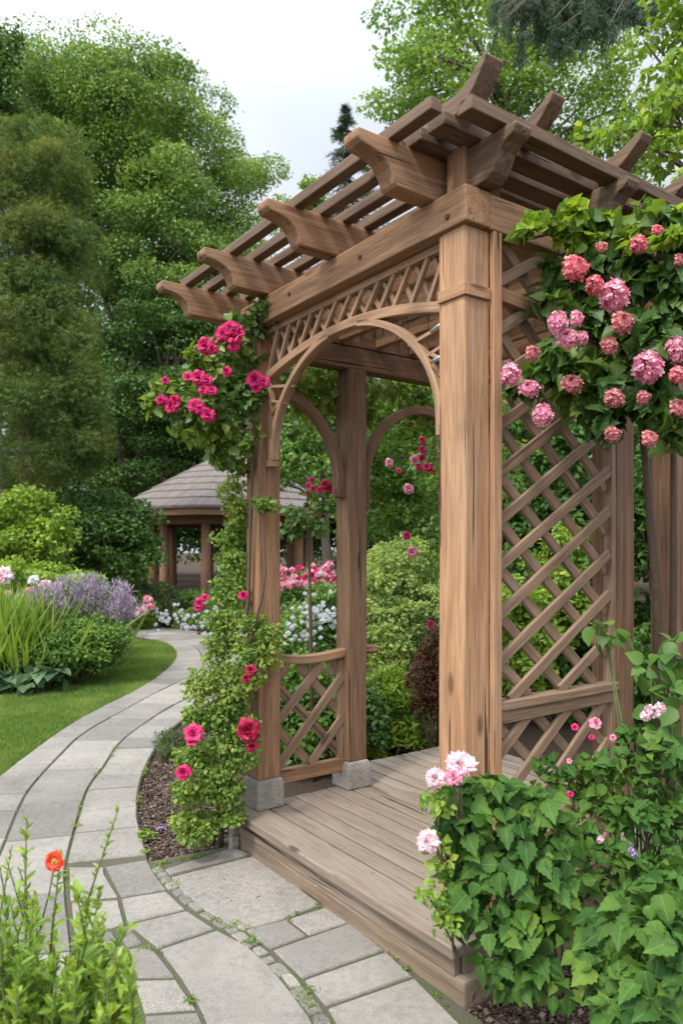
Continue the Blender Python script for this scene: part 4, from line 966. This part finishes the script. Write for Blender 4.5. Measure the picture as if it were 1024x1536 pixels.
# right climber with pink heads
RC = [(860, 340, 22, 2.75), (900, 350, 34, 2.8), (960, 340, 40, 2.7), (1010, 340, 40, 2.6), (840, 400, 18, 2.8), (900, 410, 42, 2.75), (960, 420, 46, 2.7), (1015, 440, 46, 2.6), (830, 450, 28, 2.75), (880, 480, 44, 2.75), (940, 500, 48, 2.7), (1000, 530, 50, 2.6), (830, 530, 28, 2.7), (870, 560, 44, 2.75), (930, 580, 44, 2.7), (990, 610, 46, 2.6), (860, 600, 24, 2.75), (920, 630, 26, 2.7), (1020, 640, 36, 2.6), (790, 575, 14, 2.65), (1050, 500, 60, 2.7), (1050, 380, 50, 2.7)]
rc = climber('flowering_climber', 'big leafy climber with round pink flower heads over the right side of the pergola', RC, 11, .060, 'lobed', M['ivy'], 206, 1.2,
    [([G(985, 1330), W(985, 900, 3.0), W(960, 600, 2.85), W(900, 450, 2.8)], .022), ([G(1000, 1330), W(1010, 900, 3.0), W(1010, 650, 2.8), W(1020, 400, 2.8)], .018)], droop=.6)
rl = climber('creeper', 'lime green young shoots creeping along the right beam under the slats', [(790, 345, 14, 2.62), (815, 335, 14, 2.65), (840, 345, 16, 2.7), (870, 365, 16, 2.75), (860, 318, 8, 2.6), (915, 335, 12, 2.8), (975, 335, 18, 2.6), (1012, 318, 20, 2.6), (1000, 345, 22, 2.5), (950, 365, 16, 2.6)], 9, .045, 'heart', M['limel'], 207, 1.0, [([W(780, 360, 2.65), W(830, 350, 2.7), W(900, 360, 2.75)], .006)])
for u, v, r, mt in ((861, 402, 23, 'pink'), (958, 366, 15, 'pink'), (892, 428, 17, 'pink'), (921, 444, 25, 'pink2'), (932, 484, 18, 'rust'), (836, 484, 17, 'pink2'), (850, 508, 18, 'pink2'), (864, 478, 13, 'pink2'), (873, 507, 11, 'pink2'), (913, 518, 14, 'rust'), (766, 562, 20, 'pink2'), (793, 583, 16, 'pink2'), (798, 530, 13, 'rust'), (813, 623, 18, 'pink2'), (857, 576, 17, 'rust'), (921, 597, 17, 'rust'), (972, 551, 26, 'pink2'), (1013, 524, 20, 'pink2'), (1016, 562, 14, 'pink'), (918, 651, 14, 'rust'), (973, 658, 14, 'rust'), (964, 596, 12, 'rust'), (1018, 612, 16, 'rust'), (902, 370, 10, 'rust'), (985, 345, 9, 'pink'), (1020, 390, 12, 'rust')):
    flower('ball', mt, W(u, v, random.uniform(2.40, 2.52) if u > 800 else 2.50), r*2.45/F*.82, (0, -1, .2), rc, 'flower_head')
# ================================================================== FOREGROUND RIGHT
def leafy(name, label, clumps, nper, size, tmpl, mat, seed, base, rscale=1.0, cat='shrub', stems=18, stemmat='stem', **kw):
    rng = np.random.default_rng(seed); root = empty(name, tuple(base), label, cat); cs, rs = [], []
    for u, v, r, D in clumps:
        k = D/F; ns = max(3, int((r/20)**2*1.15))
        for j in range(ns):
            d = rng.normal(size=3); d /= np.linalg.norm(d); cs.append(W(u, v, D)+d*r*k*rng.random()**.5*.85); rs.append(20*k*rscale*rng.uniform(.7, 1.3))
    cs = np.array(cs); rs = np.array(rs); p, d, n = clump_leaves(rng, cs, rs, nper, **kw)
    # leaves face outward and towards the light
    n = nrmz(n+np.array([-.25, -.55, .45])); p[:, 2] = np.maximum(p[:, 2], .03)
    leaf_mesh('foliage', p, d, n, size*rng.uniform(.4, 1.3, len(p)), tmpl, mat, root)
    m = MB(); b = np.array(base)
    for i in rng.choice(len(cs), min(stems, len(cs)), replace=False):
        b0 = b+rng.normal(size=3)*[.07, .07, 0]; m.tube([b0, (b0+cs[i])/2+rng.normal(size=3)*.03, cs[i]], [.007, .005, .003], 5)
    m.build('stem', M[stemmat], root, smooth=True); return root
s1 = leafy('hydrangea_bush', 'broad leaved bush with blush peony blooms covering the deck corner',
    [(760, 1200, 45, 2.35), (710, 1230, 36, 2.3), (800, 1230, 50, 2.35), (740, 1290, 55, 2.3), (820, 1310, 50, 2.3), (720, 1350, 45, 2.3), (780, 1380, 55, 2.25), (840, 1380, 40, 2.3), (750, 1430, 45, 2.25), (810, 1440, 45, 2.25), (725, 1185, 26, 2.35), (850, 1250, 40, 2.4), (690, 1195, 18, 2.32), (700, 1285, 28, 2.28), (695, 1330, 24, 2.26), (705, 1245, 26, 2.28)],
    13, .058, 'lobed', M['big'], 301, G(800, 1475), 1.35, droop=.8, spread=.75)
s2 = leafy('hydrangea_bush', 'lower right corner bush with the largest drooping leaves',
    [(930, 1400, 50, 1.95), (985, 1380, 55, 1.9), (1020, 1420, 55, 1.85), (950, 1460, 55, 1.9), (1000, 1490, 60, 1.85), (900, 1440, 30, 2.0), (960, 1530, 60, 1.85), (1010, 1340, 40, 1.95), (1060, 1450, 80, 1.9), (880, 1400, 24, 2.05), (950, 1350, 26, 2.0)],
    12, .058, 'lobed', M['big'], 302, (1.0, 2.15, 0), 1.2, droop=.8, spread=.75)
s3 = leafy('rose_shrub', 'mid green shrub with small pink flowers in front of the lower lattice',
    [(900, 1150, 45, 2.75), (960, 1140, 50, 2.7), (1010, 1150, 50, 2.6), (870, 1190, 40, 2.75), (930, 1210, 55, 2.65), (990, 1220, 55, 2.6), (880, 1260, 50, 2.6), (950, 1290, 55, 2.5), (1010, 1290, 50, 2.5), (900, 1330, 45, 2.5), (1040, 1220, 60, 2.6), (840, 1160, 20, 2.75)],
    17, .046, 'lobed', M['big'], 303, (1.15, 2.85, 0), 1.0)
s4 = leafy('climbing_plant', 'glossy leafed young climber beside the rightmost post', [(990, 1000, 28, 2.7), (1015, 980, 30, 2.65), (1010, 1030, 26, 2.65), (1000, 1060, 16, 2.7), (1000, 1105, 14, 2.7), (905, 950, 7, 2.85)], 7, .075, 'ovate', M['mid'], 304, (1.32, 2.9, 0), 1.1, 'climbing plant', 6)
for u, v, r, D, mt in ((653, 1167, 16, 2.2, 'blush'), (690, 1146, 22, 2.2, 'blush'), (680, 1166, 14, 2.17, 'pink2'), (641, 1262, 19, 2.2, 'blush')):
    flower('peony', mt, W(u, v, D), r*D/F*.95, (-.35, -.8, .75), s1, 'peony_flower')
m = MB()
for a, b_, c in (((653, 1175), (672, 1210), (700, 1260)), ((690, 1155), (690, 1210), (705, 1270)), ((645, 1268), (665, 1290), (700, 1310)), ((680, 1170), (684, 1220), (700, 1280))):
    m.tube([W(*a, 2.21), W(*b_, 2.23), W(*c, 2.28)], [.0035, .004, .005], 6)
m.build('flower_stem', M['twig'], s1, smooth=True)
# small leaved shoots left of the bush
s5 = leafy('rose_seedling', 'spindly light shoots with tiny leaves spilling onto the deck edge', [(660, 1215, 16, 2.25), (655, 1260, 14, 2.25), (665, 1310, 18, 2.22), (660, 1360, 16, 2.22), (640, 1345, 8, 2.2), (655, 1200, 10, 2.2), (670, 1385, 12, 2.22)], 12, .026, 'ovate', M['limel'], 305, G(705, 1440), .8, 'plant', 10, upb=.3)
for u, v, r, mt in ((893, 1085, 14, 'pink2'), (978, 1068, 13, 'blush'), (990, 1062, 10, 'blush'), (967, 1075, 9, 'blush'), (862, 1091, 8, 'mag'), (887, 1106, 6, 'mag'), (919, 1107, 7, 'pink2'), (854, 1142, 6, 'pink2'), (855, 1192, 7, 'mag'), (950, 1282, 6, 'purple'), (900, 1260, 5, 'blush'), (946, 1275, 5, 'purple')):
    D = 2.42; flower('loose' if mt in ('blush', 'purple') else 'rose', mt, W(u, v, D), r*D/F*.72, (-.1, -1, .5), s3)
# ================================================================== FOREGROUND LEFT
def herb(name, label, stems, seed, leafn, size, mat, base_jit=.05, cat='plant', tmpl='lance'):
    rng = np.random.default_rng(seed); P_, D_, N_, S_ = [], [], [], []; m = MB(); root = None
    b0 = W(*stems[0][1], stems[0][2]); root = empty(name, (b0[0], b0[1], 0), label, cat)
    for top, bot, D, sz in stems:
        a = W(*bot, D); b = W(*top, D-.06+rng.uniform(-.05, .05)); 
        a2 = a-UP*a[2]+np.array([rng.normal()*.02, .0, 0]); md = (a+b)/2+rng.normal(size=3)*.02
        pts = [a2, a, md, b]; m.tube(pts, [.004, .004, .003, .0015], 6)
        L = np.linalg.norm(b-a); n = int(leafn*L/.4)+5
        for j in range(n):
            q = (j+rng.random())/n; c = a+(b-a)*q if q > .99 else ((a+(md-a)*q*2) if q < .5 else (md+(b-md)*(q-.5)*2))
            an = j*2.4+rng.uniform(-.4, .4); o = np.array([math.cos(an), math.sin(an), 0])
            for w_ in range(2 if q > .8 else 1):
                P_.append(c); D_.append(o*(.9-.4*q)+UP*(.35+.7*q*q)+rng.normal(size=3)*.32); N_.append(UP*.8-o*.5+rng.normal(size=3)*.4); S_.append(size*sz*rng.uniform(.6, 1.2)*(1.05-.45*q))
    leaf_mesh('foliage', np.array(P_), np.array(D_), np.array(N_), np.array(S_), tmpl, mat, root, width=1.25)
    m.build('stem', M['stem'], root, smooth=True); return root
rng = np.random.default_rng(401); st = [((178, 1212), (120, 1480), 1.85, .8), ((40, 1228), (60, 1480), 1.9, .9), ((90, 1290), (70, 1500), 1.8, .9), ((150, 1330), (110, 1500), 1.8, .9)]
for k in range(75):
    tu = rng.uniform(-30, 200); tv = rng.uniform(1330, 1500)+max(0, tu-130)*.9
    if tv > 1525: continue
    st.append(((tu, tv), (tu*.7+25+rng.normal()*15, tv+rng.uniform(120, 260)), rng.uniform(1.55, 1.95), rng.uniform(.8, 1.2)))
fl = herb('poppy_plant', 'bright green leafy plant with one orange red poppy in the lower left corner', st, 402, 30, .046, M['limel'])
flower('cup', 'poppy', W(82, 1292, 1.72), .0245, (.1, -1, .15), fl, 'poppy_flower')
flower('loose', 'yel', W(82, 1292, 1.715), .006, (.1, -1, .15), fl, 'flower_centre')
MB().tube([W(82, 1296, 1.73), W(74, 1340, 1.74), W(62, 1385, 1.76)], [.0018, .002, .002], 6).build('flower_stem', M['twig'], fl, smooth=True)
st = []
for k in range(75):
    tu = rng.uniform(-40, 190); st.append(((tu, rng.uniform(1440, 1530)), (tu+rng.normal()*12, 1640), rng.uniform(1.5, 1.8), 1.0))
herb('leafy_plant', 'lush low greenery under the poppy along the bottom left edge', st, 403, 36, .048, M['limel'], tmpl='lance')
st = [((0+k*9, 1245+rng.uniform(-15, 60)), (5+k*8, 1450), 2.05, .6) for k in range(5)]
herb('leafy_plant', 'thin tall shoots at the left edge behind the poppy', st, 404, 12, .055, M['limel'])
# small clumps in the bed
sh('feverfew_plant', 'tiny lime plant at the edge of the mulch by the paving', 'plant', [E(217, 1262, 4.05, 12, 14, .05)], 9, (.025, .025, .02), 26, .022, 'ovate', M['limel'], 411)
sh('grass_tuft', 'dusty green low tuft where the mulch meets the path', 'plant', [E(262, 1115, 5.9, 22, 22, .12), E(250, 1135, 5.6, 14, 12, .1)], 30, (.05, .05, .04), 60, .035, 'needle', M['dusty'], 412, upb=0, droop=-1)
sh('violet_plant', 'little violet flowered tuft in the mulch', 'plant', [E(240, 1242, 4.2, 8, 5, .03)], 5, (.015, .015, .012), 16, .014, 'leaf', M['purple'], 413)
sh('weed', 'small yellow green weed in the paving joint at the bottom', 'plant', [E(650, 1505, 2.6, 7, 9, .02)], 5, (.012, .012, .01), 12, .014, 'ovate', M['limel'], 414)
# fallen leaves and a spot of debris
rng = np.random.default_rng(420)
for k, (u, v) in enumerate(((690, 1525), (745, 1500), (387, 1356), (1000, 1500), (560, 1405))):
    p = G(u, v)+UP*.02
    leaf_mesh('fallen_leaf', np.array([p+(UP*.02 if k == 2 else 0)]), rng.normal(size=(1, 3))*[1, 1, .05], UP[None]+rng.normal(size=(1, 3))*.2, .05 if k != 2 else .02, 'ovate', M['rust'] if k == 2 else M['chip'])
    tag(bpy.data.objects[-1] if False else [o for o in bpy.data.objects if o.name.startswith('fallen_leaf')][-1], ['curled dry leaf on the soil right of the paving', 'brown fallen leaf below the big bush', 'small red brown fallen petal on the large slab before the step', 'dry leaf in the lower right soil', 'dry leaf at the foot of the deck plinth'][k], 'leaf')
q = [(float(a), float(b)) for a, b in zip(rng.normal(0, 60, 46)+320, rng.normal(0, 40, 46)+1300)]
pp = np.array([G(u, max(v, 1180), .036) for u, v in q]+[G(u, v, PZ+.004) for u, v in zip(rng.uniform(430, 640, 22), rng.uniform(1195, 1330, 22))])
leaf_mesh('scattered_petals', pp, rng.normal(size=(len(pp), 3))*[1, 1, .03], UP[None]+rng.normal(size=(len(pp), 3))*.12, rng.uniform(.006, .014, len(pp)), 'petal', M['rust'])
tag(bpy.data.objects['scattered_petals'], 'tiny pink petals scattered over the paving and deck boards', 'petals', kind='stuff')
# ================================================================== LIGHT, SKY, CAMERA
sc = bpy.context.scene
w = bpy.data.worlds.new('World'); sc.world = w; w.use_nodes = True; nt = w.node_tree; nt.nodes.clear()
out = nt.nodes.new('ShaderNodeOutputWorld'); bg = nt.nodes.new('ShaderNodeBackground'); sky = nt.nodes.new('ShaderNodeTexSky')
SUN_EL, SUN_AZ = 52, 215       # azimuth clockwise from +Y
sky.sky_type = 'NISHITA'; sky.sun_disc = False; sky.sun_elevation = R(SUN_EL); sky.sun_rotation = R(SUN_AZ); sky.dust_density = 3; sky.air_density = 1.0
bg.inputs[1].default_value = .12; nt.links.new(sky.outputs[0], bg.inputs[0])
tc = nt.nodes.new('ShaderNodeTexCoord')
mp = nt.nodes.new('ShaderNodeMapping'); mp.inputs['Scale'].default_value = (1, 1, 2.2); nt.links.new(tc.outputs['Generated'], mp.inputs[0])
cn = nt.nodes.new('ShaderNodeTexNoise'); cn.inputs['Scale'].default_value = 1.6; cn.inputs['Detail'].default_value = 6; cn.inputs['Roughness'].default_value = .5; nt.links.new(mp.outputs[0], cn.inputs[0])
cr = nt.nodes.new('ShaderNodeValToRGB'); nt.links.new(cn.outputs[0], cr.inputs[0])
cr.color_ramp.elements[0].position = .3; cr.color_ramp.elements[0].color = (.62, .70, .82, 1); cr.color_ramp.elements[1].position = .65; cr.color_ramp.elements[1].color = (.84, .87, .93, 1)
bg2 = nt.nodes.new('ShaderNodeBackground'); nt.links.new(cr.outputs[0], bg2.inputs[0])
# overcast sky: brighter towards the zenith and around the veiled sun
dt = nt.nodes.new('ShaderNodeVectorMath'); dt.operation = 'DOT_PRODUCT'; nt.links.new(tc.outputs['Generated'], dt.inputs[0])
_a, _e = R(SUN_AZ), R(SUN_EL); dt.inputs[1].default_value = (math.sin(_a)*math.cos(_e), math.cos(_a)*math.cos(_e), math.sin(_e))
mr = nt.nodes.new('ShaderNodeMapRange'); nt.links.new(dt.outputs['Value'], mr.inputs[0]); mr.inputs[1].default_value = -.2; mr.inputs[2].default_value = 1; mr.inputs[3].default_value = .62; mr.inputs[4].default_value = 2.0
sz = nt.nodes.new('ShaderNodeSeparateXYZ'); nt.links.new(tc.outputs['Generated'], sz.inputs[0])
mz = nt.nodes.new('ShaderNodeMapRange'); nt.links.new(sz.outputs[2], mz.inputs[0]); mz.inputs[1].default_value = .5; mz.inputs[2].default_value = 1; mz.inputs[3].default_value = 0; mz.inputs[4].default_value = .9
ad = nt.nodes.new('ShaderNodeMath'); ad.operation = 'ADD'; nt.links.new(mr.outputs[0], ad.inputs[0]); nt.links.new(mz.outputs[0], ad.inputs[1]); nt.links.new(ad.outputs[0], bg2.inputs[1])
ms = nt.nodes.new('ShaderNodeMixShader'); ms.inputs[0].default_value = .9
nt.links.new(bg.outputs[0], ms.inputs[1]); nt.links.new(bg2.outputs[0], ms.inputs[2]); nt.links.new(ms.outputs[0], out.inputs[0])
sd = bpy.data.lights.new('sun', 'SUN'); sd.energy = 2.2; sd.angle = R(10); sd.color = (1, .95, .87)
so = bpy.data.objects.new('sun', sd); C.objects.link(so)
az, el = R(SUN_AZ), R(SUN_EL)
dirv = Vector((math.sin(az)*math.cos(el), math.cos(az)*math.cos(el), math.sin(el)))
so.rotation_mode = 'QUATERNION'; so.rotation_quaternion = dirv.to_track_quat('Z', 'Y')
cd = bpy.data.cameras.new('camera'); co = bpy.data.objects.new('camera', cd); C.objects.link(co); sc.camera = co
co.location = (0, 0, EYE); co.rotation_euler = (R(90), 0, 0)
cd.sensor_fit = 'HORIZONTAL'; cd.sensor_width = 36; cd.lens = F/1024*36; cd.shift_y = (HOR-768)/1024; cd.clip_end = 2000; cd.clip_start = .05
cd.dof.use_dof = True; cd.dof.focus_distance = 3.3; cd.dof.aperture_fstop = 5.6
sc.view_settings.view_transform = 'Standard'; sc.view_settings.look = 'None'; sc.view_settings.exposure = 0.64; sc.view_settings.gamma = 1
sc.cycles.max_bounces = 6; sc.cycles.transmission_bounces = 4; sc.cycles.diffuse_bounces = 3
